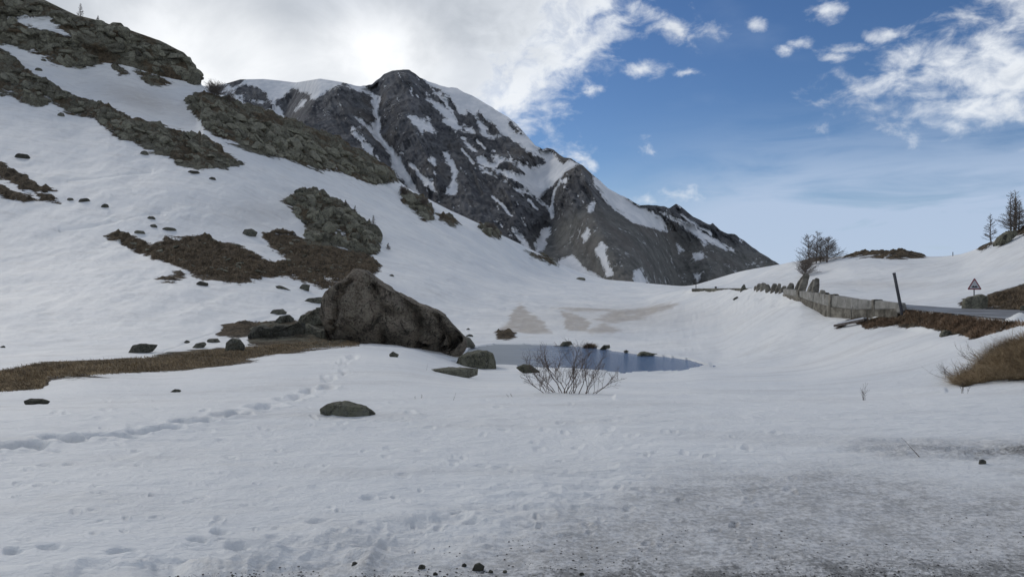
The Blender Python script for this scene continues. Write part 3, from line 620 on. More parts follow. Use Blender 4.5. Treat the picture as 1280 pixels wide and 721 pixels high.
slx = np.array(SKY_LINE, float); top = np.interp(mu, slx[:, 0], slx[:, 1])
top = top + 0.7 * (vnoise(mu / 5.0, mu * 0, None, 77) - 0.5) * 2 * (mu > 440)
f = np.linspace(0, 1, mr)[:, None]
MVv = 385 + (top[None, :] - 385) * f; MUu = np.broadcast_to(mu, MVv.shape).copy()
base = 1050 + 2.2 * (385 - MVv) + 0.004 * (385 - MVv) ** 2
base += 500 * sstep(395 - MUu - 0.55 * np.maximum(0, MVv - 118), -6, 30) * sstep(f, 0.2, 0.5)
base += 260 * sstep(MUu, 790, 860)
rel = 0
for p, wd, a in (([(500, 88), (512, 150), (560, 230), (620, 300), (650, 340)], 16, -70), ([(722, 204), (728, 240), (750, 290), (790, 350)], 22, -120), ([(845, 256), (870, 290), (890, 340)], 18, -60), ([(420, 104), (425, 150), (450, 210), (470, 260)], 16, -60),
                 ([(372, 112), (390, 140), (420, 190)], 10, -40), ([(640, 190), (640, 250), (670, 330)], 14, -30),
                 ([(465, 112), (472, 150), (480, 180), (505, 220), (530, 260)], 9, 60), ([(690, 190), (672, 225), (690, 265), (680, 300)], 12, 70), ([(555, 190), (568, 240)], 8, 30), ([(590, 150), (640, 185)], 14, 25), ([(780, 260), (850, 300)], 14, 30)):
    rel = rel + a * poly_line(MUu, MVv, p, wd)
ac = MUu - 0.5 * (MVv - 90)
scz = sstep(MVv - np.interp(MUu, [500, 600, 660, 700, 740, 780, 830, 900, 1000], [400, 320, 300, 270, 250, 262, 282, 300, 320]), -12, 18)
det = (1 - 0.85 * scz) * (-55 * (ridged(ac / 26, MVv / 80, 4, 61, 0.55) - 0.4) - 20 * fbm(MUu / 12, MVv / 12, None, 5, 62, 0.6) - 16 * (ridged(ac / 7.0, MVv / 26, 3, 63) - 0.4))
det = det + scz * (-12 * (ridged(ac / 30, MVv / 140, 3, 64) - 0.4) - 3 * fbm(MUu / 4, MVv / 4, None, 3, 65))
MSNOW = [[(255, 90), (425, 90), (430, 104), (424, 107), (412, 112), (395, 123), (389, 124), (388, 117), (377, 115), (365, 110), (355, 120), (345, 127), (342, 135), (350, 130), (353, 140), (360, 158), (250, 165)],
 [(369, 139), (378, 125), (383, 124), (379, 134)], [(430, 101), (447, 104), (462, 111), (465, 119), (455, 116), (445, 113), (433, 107)],
 [(464, 116), (473, 120), (474, 150), (476, 168), (480, 176), (490, 185), (498, 195), (504, 207), (515, 228), (530, 252), (516, 246), (505, 228), (495, 218), (490, 205), (485, 190), (473, 175), (466, 167), (455, 157), (443, 145), (450, 148), (466, 160), (470, 150), (466, 135)],
 [(440, 158), (450, 168), (465, 185), (466, 196), (460, 193), (450, 178), (441, 166)],
 [(510, 143), (520, 146), (534, 152), (535, 148), (545, 166), (540, 165), (530, 160), (527, 167), (518, 156)],
 [(533, 123), (545, 127), (560, 137), (570, 147), (581, 165), (570, 164), (560, 157), (554, 151), (558, 148), (545, 135)],
 [(521, 92), (530, 96), (555, 102), (572, 105), (590, 114), (630, 137), (640, 146), (668, 176), (678, 197), (660, 188), (650, 180), (640, 178), (635, 170), (625, 165), (620, 155), (605, 148), (598, 138), (590, 145), (583, 137), (582, 147), (575, 140), (565, 125), (552, 112), (535, 105)],
 [(593, 142), (605, 158), (612, 168), (627, 168), (618, 174), (605, 171), (598, 157)], [(580, 157), (590, 160), (593, 166), (584, 165)], [(578, 172), (590, 182), (597, 191), (588, 188), (579, 177)], [(549, 115), (558, 120), (557, 125)], [(538, 108), (548, 120), (545, 120)],
 [(595, 198), (604, 194), (613, 203), (620, 204), (614, 193), (622, 195), (640, 199), (660, 209), (668, 211), (680, 204), (676, 189), (684, 186), (695, 195), (704, 205), (714, 199), (724, 205), (706, 214), (700, 223), (690, 232), (682, 240), (676, 250), (690, 262), (692, 270), (689, 273), (685, 262), (670, 247), (660, 242), (650, 241), (638, 232), (625, 223), (608, 215), (600, 207)],
 [(640, 284), (650, 292), (664, 310), (660, 313), (650, 303)], [(671, 316), (669, 305), (680, 285), (688, 283), (685, 296), (678, 313)],
 [(553, 189), (561, 191), (568, 205), (572, 215), (571, 230), (569, 245), (559, 242), (565, 225), (564, 210), (556, 197)], [(510, 202), (516, 208), (541, 228), (547, 241), (530, 229)], [(537, 194), (544, 200), (544, 206), (536, 200)],
 [(741, 217), (750, 224), (775, 241), (800, 259), (815, 264), (830, 278), (834, 289), (820, 286), (800, 279), (790, 276), (775, 263), (765, 259), (755, 246), (742, 231)],
 [(838, 270), (865, 282), (890, 297), (917, 314), (905, 313), (885, 301), (870, 296), (850, 281), (822, 264)],
 [(735, 255), (743, 253), (742, 262), (736, 267), (733, 262)], [(727, 295), (734, 285), (737, 288), (734, 300), (729, 303)], [(746, 310), (752, 304), (757, 309), (760, 330), (766, 343), (760, 344), (752, 331), (745, 318)],
 [(698, 324), (715, 319), (730, 334), (752, 348), (735, 350), (700, 340)], [(791, 339), (800, 336), (811, 353), (795, 356)], [(867, 317), (875, 315), (884, 321), (870, 324)], [(844, 303), (855, 314), (850, 316)], [(703, 225), (712, 219), (709, 230), (705, 234)], [(876, 299), (885, 305), (880, 307)], [(870, 345), (876, 348), (872, 352)]]
MHOLE = [[(296, 110), (305, 106), (325, 112), (333, 118), (334, 126), (318, 126), (305, 122), (296, 117)], [(299, 122), (322, 130), (339, 127), (341, 136), (325, 138), (310, 131)], [(282, 100), (306, 97), (302, 104), (290, 109)], [(621, 210), (630, 201), (645, 207), (656, 218), (648, 218), (635, 214)], [(280, 117), (296, 126), (310, 140), (300, 136), (284, 124)], [(636, 150), (652, 166), (645, 167), (636, 158)], [(600, 205), (640, 225), (660, 240), (645, 234), (620, 220)]]
jw = MUu + 2.2 * fbm(MUu / 7, MVv / 7, None, 3, 71); jv = MVv + 2.0 * fbm(MUu / 7, MVv / 7, None, 3, 72)
msn = np.full(MVv.shape, -12.0)
for p in MSNOW: msn = np.maximum(msn, np.clip(poly_sdf(jw, jv, p, 12) + 0.6, -12, 12))
for p in MHOLE: msn = np.minimum(msn, -poly_sdf(jw, jv, p, 12))
for p in ([(616, 246), (628, 256), (640, 270)], [(700, 226), (691, 245), (689, 262)], [(516, 208), (530, 222), (541, 238)], [(577, 186), (585, 195), (592, 204)], [(548, 118), (560, 132), (566, 142)], [(596, 176), (606, 186)], [(470, 196), (478, 212)], [(660, 250), (672, 262)], [(770, 262), (790, 274), (812, 282)], [(852, 268), (872, 282), (890, 292)]):
    msn = np.maximum(msn, 4.5 * poly_line(jw, jv, p, 1.1) - 1.6)
# flecks of snow caught on ledges
fl = fbm(ac / 3.0, MVv / 7.0, None, 3, 73) * 9 - 5.6 + 2.0 * fbm(MUu / 40, MVv / 40, None, 2, 74)
msn = np.where(scz < 0.3, np.maximum(msn, np.minimum(fl, 2)), msn)
rel = rel + det * (1 - 0.9 * sstep(msn, -1, 4))
MD_ = base + rel * np.where(f > 0.985, 0.5, 1)
mX = (MUu - 640) / F * MD_; mY = MD_; mZ = EYE + (HOR - MVv) / F * MD_
# the far side of the mountain
bk = []
for q, (dd, dz) in enumerate(((60, -30), (250, -160), (700, -480))):
    bk.append((mX[-1] * (1 + dd / mY[-1]), mY[-1] + dd, np.maximum(mZ[-1] + dz, -40)))
mX = np.vstack([mX] + [b[0] for b in bk]); mY = np.vstack([mY] + [b[1] for b in bk]); mZ = np.vstack([mZ] + [b[2] for b in bk])
ext = lambda a: np.vstack([a] + [a[-1:]] * 3)
mo = grid_obj('mountain', mX, mY, mZ, mountain_mat(), {'snow': ext(msn), 'scree': ext(scz)})
tag(mo, 'dark grey rocky mountain with snow gullies and a snow shoulder under the clouds', None, None, 'structure')

# ------------------------------------------------------------------ pond
def pond_mat():
    m, t, b = new_mat('pond_water', 0.12, 0.5)
    pos = t.node('ShaderNodeNewGeometry').outputs['Position']
    ice = t.mapr(t.math('ADD', t.attr('ice'), t.math('MULTIPLY', t.math('SUBTRACT', t.noise(t.mapping(pos, scale=(0.35, 1.4, 1)), 0.8, 6), 0.5), 0.9)), 0.35, 0.65)
    icec = t.mix(t.noise(t.mapping(pos, scale=(0.3, 1.5, 1)), 0.6, 6), (0.16, 0.19, 0.22), (0.27, 0.30, 0.33))
    t.put(b.inputs['Base Color'], t.mix(ice, (0.06, 0.115, 0.225), icec))
    t.put(b.inputs['Roughness'], t.mapr(ice, 0, 1, 0.14, 0.5))
    h = t.noise(t.mapping(pos, scale=(1, 1.6, 1)), 5.0, 4, 0.6)
    t.put(b.inputs['Normal'], t.bump(h, t.mapr(ice, 0, 1, 0.55, 0.1), 0.12))
    return m
pw = []
cx_, cy_ = np.mean([p[0] for p in POND]), np.mean([p[1] for p in POND])
n = len(POND); ring = 72
pv, pf, pa = [], [], []
big = []
for (u, v) in POND:
    d = (EYE - PZ) * F / (v - HOR); big.append(Vector(((u - 640) / F * d, d)))
cen = sum(big, Vector((0, 0))) / n
pts_ = []
for i in range(n):
    a, b = big[i], big[(i + 1) % n]
    for j in range(4):
        p = a.lerp(b, j / 4); dr = (p - cen); pts_.append(cen + dr * (1 + 0.5 / dr.length))
rings = 10
for r in range(rings + 1):
    for p in pts_:
        q = cen.lerp(p, 0.03 + 0.97 * r / rings); pv.append((q.x, q.y, PZ))
NPt = len(pts_)
for r in range(rings):
    for i in range(NPt):
        j = (i + 1) % NPt
        pf.append((r * NPt + i, r * NPt + j, (r + 1) * NPt + j, (r + 1) * NPt + i))
pf.append(tuple(range(NPt)))
pond = mesh_obj('pond', pv, pf, pond_mat())
at = pond.data.attributes.new('ice', 'FLOAT', 'POINT')
at.data.foreach_set('value', [float(np.clip(0.9 - (640 + p[0] / p[1] * F - 590) / 230, 0, 1)) for p in pv])
if pond.data.polygons[0].normal.z < 0: pond.data.flip_normals()
tag(pond, 'half-frozen blue-grey pond in the snow basin', None, None, 'structure')

# ------------------------------------------------------------------ road
m_, t_, b_ = new_mat('asphalt', 0.75, 0.35)
pp = t_.node('ShaderNodeNewGeometry').outputs['Position']
c_ = t_.mix(t_.noise(pp, 30, 5, 0.7), (0.10, 0.102, 0.105), (0.17, 0.172, 0.175))
c_ = t_.mix(t_.mapr(t_.noise(pp, 0.35, 6), 0.52, 0.7, 0, 0.6), c_, (0.24, 0.24, 0.25))
t_.put(b_.inputs['Base Color'], c_); t_.put(b_.inputs['Roughness'], t_.mapr(t_.noise(pp, 0.5, 4), 0.4, 0.6, 0.45, 0.8))
MAT_ASPH = m_
iI, iJ = 8, 9
ru = np.concatenate([np.arange(870, 1320, 3.0), np.arange(1320, 1800, 12.0)])
def lrow(i):
    v = np.interp(ru, u_cols, LV[i]); d = np.exp(np.interp(ru, u_cols, LD[i]))
    return (ru - 640) / F * d, d, EYE + (HOR - v) / F * d
ax, ay, az_ = lrow(iI); bx_, by_, bz_ = lrow(iJ)
fs = np.linspace(-0.02, 1.0, 9)[:, None]
rx = ax + (bx_ - ax) * fs; ry = ay + (by_ - ay) * fs; rz = az_ + (bz_ - az_) * fs + 0.03
road = grid_obj('road', rx, ry, rz, MAT_ASPH)
tag(road, 'grey asphalt mountain road curving past the snow bank', None, None, 'structure')
m_, t_, b_ = new_mat('worn_white_paint', 0.6, 0.3)
pp = t_.node('ShaderNodeNewGeometry').outputs['Position']
t_.put(b_.inputs['Base Color'], t_.mix(t_.mapr(t_.noise(pp, 6, 6, 0.7), 0.45, 0.62), (0.62, 0.62, 0.60), (0.22, 0.22, 0.22)))
fs2 = np.array([0.04, 0.062])[:, None]
ln = grid_obj('edge_line', ax + (bx_ - ax) * fs2, ay + (by_ - ay) * fs2, az_ + (bz_ - az_) * fs2 + 0.034, m_)
ln.parent = road

# ------------------------------------------------------------------ rocks
def ico(sub):
    bm = bmesh.new(); bmesh.ops.create_icosphere(bm, subdivisions=sub, radius=1.0)
    v = np.array([x.co[:] for x in bm.verts]); f = [tuple(x.index for x in q.verts) for q in bm.faces]; bm.free()
    return v, f
_ICO = {k: ico(k) for k in (2, 3, 4, 5, 6)}
def rock_verts(seed, sub, cuts=9, rough=0.16):
    rg = np.random.RandomState(seed); v, f = _ICO[sub]; v = v.copy()
    for k in range(cuts):
        nrm = rg.normal(size=3); nrm /= np.linalg.norm(nrm); h = rg.uniform(0.42, 0.72)
        d = v @ nrm - h; v = v - np.where(d > 0, d * 0.985, 0)[:, None] * nrm
    nz = fbm(v[:, 0] * 1.7 + seed, v[:, 1] * 1.7, v[:, 2] * 1.7, 4, seed)
    v *= (1 + rough * nz)[:, None]
    return v, f
def outline_rock(name, outline, depth, thick, mat, label=None, cat='rock', group=None, sub=4, cuts=10, rough=0.09, seed=1, parent=None, k=2.6, lean=0.0, clefts=(), under=0.0):
    """a rock whose silhouette follows the photograph, with real depth"""
    P_ = np.array(outline, float); c = P_.mean(0) * 0.5 + (P_.max(0) + P_.min(0)) * 0.25
    v, f = _ICO[sub]; v = v.copy()
    th = np.arctan2(v[:, 2], v[:, 0])
    ths = np.linspace(-math.pi, math.pi, 241); Rr = []
    for a in ths:
        dx, dy = math.cos(a), -math.sin(a); best = 0
        for i in range(len(P_)):
            p, q = P_[i] - c, P_[(i + 1) % len(P_)] - c; e = q - p
            den = dx * e[1] - dy * e[0]
            if abs(den) < 1e-9: continue
            t = (p[0] * e[1] - p[1] * e[0]) / den; s_ = (p[0] * dy - p[1] * dx) / den
            if t > 0 and -1e-6 <= s_ <= 1 + 1e-6: best = max(best, t)
        Rr.append(best)
    Rv = np.interp(th, ths, Rr)
    rho = (1 - np.abs(v[:, 1]) ** k) ** (1 / k)
    ca = np.cos(th) * Rv * rho; sa = np.sin(th) * Rv * rho; s = depth / F
    q = np.stack([ca * s, v[:, 1] * thick * (1 + 0.0 * sa), sa * s], 1)
    rg = np.random.RandomState(seed); S = np.array([Rv.max() * s, thick, Rv.max() * s])
    # plane cuts on the front and back faces make broken facets
    for i in range(cuts):
        nrm = np.array([rg.uniform(-0.9, 0.9), -1.0 if i % 3 else 1.0, rg.uniform(-0.5, 0.8)]); nrm /= np.linalg.norm(nrm)
        h = np.quantile(q @ nrm, rg.uniform(0.86, 0.97)); d = q @ nrm - h
        q = q - np.where(d > 0, d * 0.9, 0)[:, None] * np.array([0, nrm[1], 0]) / max(abs(nrm[1]), .3)
    L = Rv.mean() * s
    nz = fbm(q[:, 0] / L * 1.6 + seed, q[:, 1] / L * 1.6, q[:, 2] / L * 1.6, 5, seed + 3, 0.55)
    rdg = 1 - np.abs(fbm(q[:, 0] / L * 1.1 + 9, q[:, 1] / L * 1.1, q[:, 2] / L * 0.8, 4, seed + 9))
    nn = q / (np.linalg.norm(q, axis=1)[:, None] + 1e-6)
    wq = np.array([0.45, 1.0, 0.45])
    crk = ridged(q[:, 0] / L * 1.3 + q[:, 1] / L, q[:, 2] / L * 1.3 + seed, 4, seed + 5)
    blk = np.floor(3.2 * fbm(q[:, 0] / L * 1.4 + 5, q[:, 1] / L * 1.4, q[:, 2] / L * 1.2, 3, seed + 7)) / 3.2
    q = q + nn * (rough * L * (nz * 1.8 + 1.6 * (rdg - 0.8) + 1.6 * blk - 1.0 * np.maximum(0, crk - 0.72) * 3))[:, None] * wq
    iu = c[0] + q[:, 0] / s; iv = c[1] - q[:, 2] / s
    for (pl, wd, dp) in clefts:
        q[:, 1] += dp * poly_line(iu + 5 * fbm(iv / 9, iu * 0, None, 3, 3), iv, pl, wd) * (q[:, 1] < 0.2 * thick)
    q[:, 1] += under * sstep(-q[:, 2] / (Rv.max() * s), 0.02, 0.45) * (q[:, 1] < 0)
    q[:, 1] += lean * q[:, 2]
    o = mesh_obj(name, q, f, mat, parent, smooth=False)
    cp = pt(c[0], c[1], depth); base = q[:, 2].min()
    for vv in o.data.vertices: vv.co.z -= base
    o.location = (cp.x, cp.y, cp.z + base)
    if label: tag(o, label, cat, group)
    return o

# the big boulder
bo = outline_rock('boulder', [(397, 388), (399, 371), (405, 363), (424, 355), (437, 348), (446, 338), (452, 338), (460, 340), (474, 352), (488, 360), (503, 369), (520, 378), (533, 382), (546, 388), (557, 397), (568, 410), (578, 420), (584, 430), (581, 440), (572, 450), (540, 452), (500, 448), (450, 446), (420, 440), (408, 420), (402, 400)],
                  46, 3.6, MAT_BOULDER, 'huge brown boulder with a sloping back standing at the pond end', 'boulder', None, 6, 26, 0.095, 8, k=3.3, clefts=[([(470, 350), (476, 380), (480, 410), (478, 440)], 3.2, 0.8), ([(500, 368), (520, 392), (530, 415), (526, 440)], 4.5, 1.1), ([(440, 352), (425, 380), (418, 415)], 3, 0.5), ([(545, 395), (556, 415), (560, 440)], 3, .7), ([(476, 385), (505, 395), (525, 400)], 3, .5)], under=1.6)
def drop_outline(name, ol, mat, label, thick=None, sub=4, seed=1, cat='rock', group=None, d=None, rough=0.11, cuts=8, k=2.6, sink=0):
    a = np.array(ol, float); ub = a[:, 0].mean(); vb = a[:, 1].max()
    if d is None: d = ground(ub, vb - sink).y
    wpx = (a[:, 0].max() - a[:, 0].min())
    th = thick or 0.32 * wpx * d / F
    hh = a[:, 1].max() - a[:, 1].min(); md = a[:, 1].min() + hh * 0.62
    ol = [(u, v + ((0.45 if hh < 9 else 0.2) * hh if v > md else 0)) for u, v in ol]
    return outline_rock(name, ol, d + th * 0.5, th, mat, label, cat, group, sub, cuts, rough, seed, None, k)
drop_outline('rock', [(568, 452), (573, 446), (582, 441), (596, 438), (608, 438), (616, 442), (621, 456), (617, 460), (585, 460)], MAT_MOSS, 'squared mossy grey block at the near left edge of the pond', sub=5, seed=3, thick=1.3)
drop_outline('rock', [(537, 461), (560, 459), (585, 460), (598, 461), (597, 467), (585, 470), (565, 468), (548, 465)], MAT_MOSS, 'flat green slab in the snow just below the boulder', sub=4, seed=4)
drop_outline('rock', [(399, 511), (408, 505), (418, 503), (432, 502), (446, 506), (458, 508), (470, 514), (462, 520), (430, 520), (404, 518)], MAT_MOSS, 'low mossy rock alone in the foreground snow beside the footprint trail', sub=5, seed=5)
drop_outline('rock', [(644, 459), (655, 455), (663, 456), (675, 462), (674, 466), (655, 465)], MAT_MOSS, 'small mossy rock on the near pond shore left of the bare bush', seed=6)
drop_outline('rock', [(792, 447), (800, 440), (806, 439), (814, 441), (822, 442), (823, 448), (805, 450)], MAT_MOSS, 'green mossy rock on the far pond shore near the right tip', seed=7)
drop_outline('rock', [(698, 432), (704, 427), (713, 426), (716, 430), (708, 434), (700, 435)], MAT_MOSS, 'small mossy stone on the far pond shore left of the grass tussock', seed=8)
drop_outline('rock', [(748, 435), (755, 431), (762, 431), (763, 434), (755, 437)], MAT_MOSS, 'small stone just right of the grass tussock on the far shore', seed=9)
drop_outline('rock', [(779, 439), (783, 437), (788, 440), (784, 442)], MAT_DARK, 'tiny dark stone on the far pond shore between two mossy ones', seed=10, sub=3)
drop_outline('rock', [(570, 424), (580, 420), (588, 423), (594, 430), (588, 434), (572, 434)], MAT_DARK, 'dark rock tucked behind the right end of the big boulder', seed=11, thick=1.2, d=57)
drop_outline('rock', [(688, 433.5), (694, 431.5), (702, 432), (702, 436), (690, 436)], MAT_BOULDER, 'low reddish stone at the water line of the far shore', seed=12, sub=3)
drop_outline('rock', [(160, 440), (166, 431), (178, 429), (196, 431), (190, 437), (175, 441)], MAT_DARK, 'flat dark slab standing in snow behind the grass strip', seed=13)
drop_outline('rock', [(280, 438), (283, 428), (291, 422), (300, 424), (306, 432), (305, 439)], MAT_DARK, 'dark pyramid shaped rock just behind the grass strip', seed=14)
drop_outline('rock', [(335, 391), (342, 387), (352, 386), (359, 390), (355, 393), (340, 393)], MAT_DARK, 'upper of two small grey rocks left of the boulder', seed=15)
drop_outline('rock', [(342, 401), (350, 395), (362, 393), (368, 398), (365, 403), (348, 403)], MAT_DARK, 'lower of two small grey rocks left of the boulder', seed=16)
drop_outline('rock', [(371, 402), (376, 394), (388, 391), (398, 384), (410, 386), (412, 398), (395, 404), (378, 405)], MAT_ROCK, 'grey green slab leaning at the left side of the boulder', seed=17, sub=5)
drop_outline('rock', [(310, 428), (313, 419), (317, 409), (328, 406), (334, 410), (348, 404), (362, 407), (374, 403), (384, 409), (380, 420), (370, 428), (340, 430)], MAT_DARK, 'broad dark rock between grass strip and snow left of boulder', seed=18, sub=5, thick=1.5, rough=.2, cuts=16, sink=9)
drop_outline('rock', [(362, 428), (372, 418), (384, 403), (394, 410), (405, 413), (425, 414), (445, 422), (454, 428), (440, 431), (390, 431)], MAT_ROCK, 'pale ridged slab sloping from the boulder foot to the grass', seed=19, sub=5, thick=1.5, rough=.2, cuts=16, sink=9)
drop_outline('rock', [(238, 433), (246, 429), (255, 427), (258, 431), (250, 434), (240, 435)], MAT_DARK, 'small dark stone left of the pyramid rock', seed=20, sub=3)
drop_outline('rock', [(257, 426), (262, 423), (272, 423), (276, 427), (265, 428)], MAT_DARK, 'small dark stone at the left foot of the brown turf mound', seed=21, sub=3)
drop_outline('rock', [(228, 428), (233, 425), (238, 427), (234, 429)], MAT_DARK, 'tiny dark stone alone in snow left of the turf mound', seed=22, sub=3)
drop_outline('rock', [(29, 501), (38, 498), (52, 499), (62, 502), (55, 505), (36, 504)], MAT_MOSS, 'flat grey slab in snow just below the left end of the grass strip', seed=23)
drop_outline('rock', [(211, 489), (219, 486), (228, 488), (221, 490)], MAT_DARK, 'thin dark stone in the snow below the grass strip', seed=24, sub=3)
drop_outline('rock', [(486, 443), (491, 439), (499, 443), (496, 446), (488, 446)], MAT_DARK, 'small pointed stone in the snow bank before the boulder', seed=25, sub=3)
drop_outline('rock', [(377, 376), (385, 373), (400, 371), (409, 373), (402, 377), (386, 378)], MAT_DARK, 'low dark rocks in snow above the boulder left edge', seed=26)
drop_outline('rock', [(302, 292), (306, 287), (314, 286), (322, 290), (319, 294), (308, 295)], MAT_DARK, 'round dark rock alone above the brown meadow', seed=27)
drop_outline('rock', [(245, 354), (251, 351), (261, 354), (258, 357), (248, 356)], MAT_DARK, 'dark stone in snow under the left half of the meadow', seed=28, sub=3)
drop_outline('rock', [(372, 359), (379, 354), (388, 356), (386, 361), (376, 362)], MAT_DARK, 'dark stone below the right half of the brown meadow', seed=29, sub=3)
drop_outline('rock', [(342, 358), (350, 356.5), (364, 361), (352, 361)], MAT_DARK, 'thin dark stone in snow below the middle of the meadow', seed=30, sub=3)
drop_outline('rock', [(1204, 384), (1205, 374), (1212, 370), (1226, 367), (1234, 371), (1236, 382), (1225, 386)], MAT_ROCK, 'squared boulder at the foot of the warning sign', seed=31)
drop_outline('rock', [(1174, 417), (1180, 412), (1188, 413), (1190, 418), (1182, 420)], MAT_ROCK, 'stone half way along the brown bank below the road', seed=32, sub=3)
drop_outline('rock', [(1275, 387), (1276, 383), (1281, 381), (1290, 383), (1290, 389)], MAT_MOSS, 'pale stone beyond the road at the right picture edge', seed=33, sub=3)
drop_outline('rock', [(1240, 305), (1247, 297), (1258, 290), (1270, 287), (1272, 292), (1255, 302)], MAT_ROCK, 'grey rock under the lone larch on the right skyline', seed=34)
rr0 = random.Random(4)
for i, (u, v, a, b, lab) in enumerate([
    (28, 195, 11, 3.5, 'dark sloping stone high on the left slope above the left turf patches'), (88, 249, 5, 2, 'small stone just right of the left turf patches'), (106, 250, 7, 2.6, 'larger dark stone right of the left turf patches'),
    (131, 257, 6, 3, 'dark double stone in mid slope snow'), (189, 272, 6, 2.2, 'small stone at the bend of the thin path'), (191, 282, 5, 2.2, 'small stone just below the bend of the thin path'),
    (211, 286, 9, 2.5, 'long flat dark stone above the meadow left end'), (180, 191, 5.5, 3, 'round brown stone under the middle of the upper rock band'), (242, 215, 7.5, 2, 'flat dark stone below the right end of the upper rock band'),
    (265, 223, 5, 2, 'tiny stone below the tip of the upper rock band'), (175, 290, 7, 2.5, 'dark stone touching the upper left edge of the meadow'), (76, 143, 4.5, 3, 'dark stone in snow under the left rock band'),
    (48, 87, 4.5, 2.2, 'small dark stone in the highest snow tongue'), (54, 75, 3.5, 1.6, 'tiny stone at the top of the highest snow tongue'), (373, 238, 6, 2, 'small dark rock above the stony knoll'),
    (3, 433, 4, 1.5, 'tiny dark stone in snow at the left picture edge'), (585, 411, 3, 1.3, 'tiny dark stone above the far pond corner'), (587, 419, 5, 1.6, 'flat dark stone at the far pond corner'), (726, 348, 6, 2, 'dark stone under the mountain foot'), (489, 344, 4, 1.5, 'tiny dark stone in snow right of the meadow'),
    (929, 359, 4, 5, 'stone post at the far left end of the roadside wall'), (920, 372, 4, 2, 'small dark lump in the snow bank under the far road')]):
    b *= .85; a *= rr0.uniform(.9, 1.25); ja = rr0.uniform(-.4, .4) * a
    ol = [(u - a, v + b * 0.6), (u - a * 0.6 + ja * .5, v - b * rr0.uniform(-.1, .7)), (u + ja, v - b), (u + a * 0.6, v - b * 0.6), (u + a, v + b * 0.5), (u + a * 0.4, v + b), (u - a * 0.5, v + b)]
    drop_outline('rock', ol, MAT_DARK, lab, seed=60 + i, sub=3)
# pebbles in the dirty snow in front of the camera
for i, (u, v, a, lab) in enumerate([(598, 709, 8, 'largest black pebble on the gravelly snow at the bottom'), (613, 714, 3.5, 'small black pebble right of the largest one'), (580, 706, 3.5, 'flat black pebble left of the largest one'),
        (631, 714, 3.2, 'rightmost of the cluster of black pebbles'), (527, 708, 5, 'thin dark chip on the dirty snow left of the pebble cluster'), (443, 704, 4, 'dark chip on the snow farthest left of the pebbles'),
        (544, 717, 3.5, 'dark pebble at the bottom edge left of the cluster'), (727, 717, 3.5, 'dark pebble at the bottom edge right of centre'), (1228, 577, 5, 'black stone in the dirty rut at the right')]):
    ol = [(u - a, v + 1), (u - a * 0.6, v - a * 0.5), (u + a * 0.2, v - a * 0.7), (u + a, v - a * 0.2), (u + a * 0.8, v + a * 0.5), (u - a * 0.5, v + a * 0.55)]
    drop_outline('pebble', ol, MAT_DARK, lab, seed=90 + i, sub=3, cat='pebble')

MAT_GRIT = make_rock_mat('road_grit', 8.0, a=(0.06, 0.058, 0.052), b=(0.22, 0.215, 0.20), lichen=(0.28, 0.27, 0.25), dark=(0.03, 0.03, 0.028))
# loose grit melted out of the snow by the road side: countless, one object
GV, GF = [], []
iv2, if2 = _ICO[2][0][:12], None
bmg = bmesh.new(); bmesh.ops.create_icosphere(bmg, subdivisions=1, radius=1.0); gvv = [v.co.copy() for v in bmg.verts]; gff = [tuple(x.index for x in q.verts) for q in bmg.faces]; bmg.free()
rgg = random.Random(31)
for k in range(4200):
    v = 721 - 95 * rgg.random() ** 1.9; u = rgg.uniform(190, 1300)
    if v < np.interp(u, [190, 430, 700, 1300], [722, 702, 660, 640]): continue
    if vnoise(np.array([u / 60.0]), np.array([v / 18.0]), None, 5)[0] < 0.42: continue
    g = ground(u, v); sz = 0.0016 + 0.0055 * rgg.random() ** 6
    i0 = len(GV)
    for c in gvv: GV.append(g + Vector((c.x * sz * rgg.uniform(.7, 1.7), c.y * sz * rgg.uniform(.7, 1.5), c.z * sz * rgg.uniform(.5, 1) + sz * .1)))
    GF += [tuple(i + i0 for i in f_) for f_ in gff]
tag(mesh_obj('gravel', GV, GF, MAT_GRIT), 'fine dark grit scattered over the dirty snow along the bottom', 'gravel', None, 'stuff')

# blocks of the outcrops: each outcrop is a thing, its blocks its parts
ROCKV = []
for i in range(10):
    v, f = rock_verts(200 + i, 3, 13, 0.07)
    me = bpy.data.meshes.new('rock_block'); me.from_pydata(v.tolist(), [], f); me.materials.append(MAT_ROCK); ROCKV.append(me)
def in_poly(u, v, p):
    return poly_sdf(np.array([u]), np.array([v]), p, 30)[0]
rr = random.Random(12)
def outcrop(poly, n, smin, smax, label, holes=(), squash=(1.5, 1.0, 0.55), inset=2, mats=None, tilt=(0, 0, 0)):
    a = np.array(poly); c = a.mean(0)
    g0 = ground(float(c[0]), float(c[1])); e = empty('rock_outcrop', g0, label, 'rock outcrop')
    k = 0; tries = 0
    while k < n and tries < n * 30:
        tries += 1
        u = rr.uniform(max(-30, a[:, 0].min()), a[:, 0].max()); v = rr.uniform(max(-5, a[:, 1].min()), a[:, 1].max())
        if in_poly(u, v, poly) < inset or any(in_poly(u, v, h) > -3 for h in holes): continue
        g = ground(u, v, 5)
        if g.y > math.exp(np.interp(u, u_cols, LD[11])) + 6 and u > 251: continue
        s = rr.uniform(smin, smax) ** 1 * g.y / F * 0.5 * (1 if rr.random() > .2 else 1.4)
        o = bpy.data.objects.new('rock', ROCKV[rr.randrange(len(ROCKV))]); C.objects.link(o); o.parent = e
        o.location = g - g0 + Vector((0, s * 0.3, s * rr.uniform(-.25, .22)))
        o.scale = (s * squash[0] * rr.uniform(.7, 1.3), s * squash[1], s * squash[2] * rr.uniform(.8, 1.7))
        o.rotation_euler = (rr.uniform(-.4, .4) + tilt[0], rr.uniform(-.3, .5) + tilt[1], rr.uniform(-.8, .8))
        k += 1
    return e
RP = ROCK_POLYS
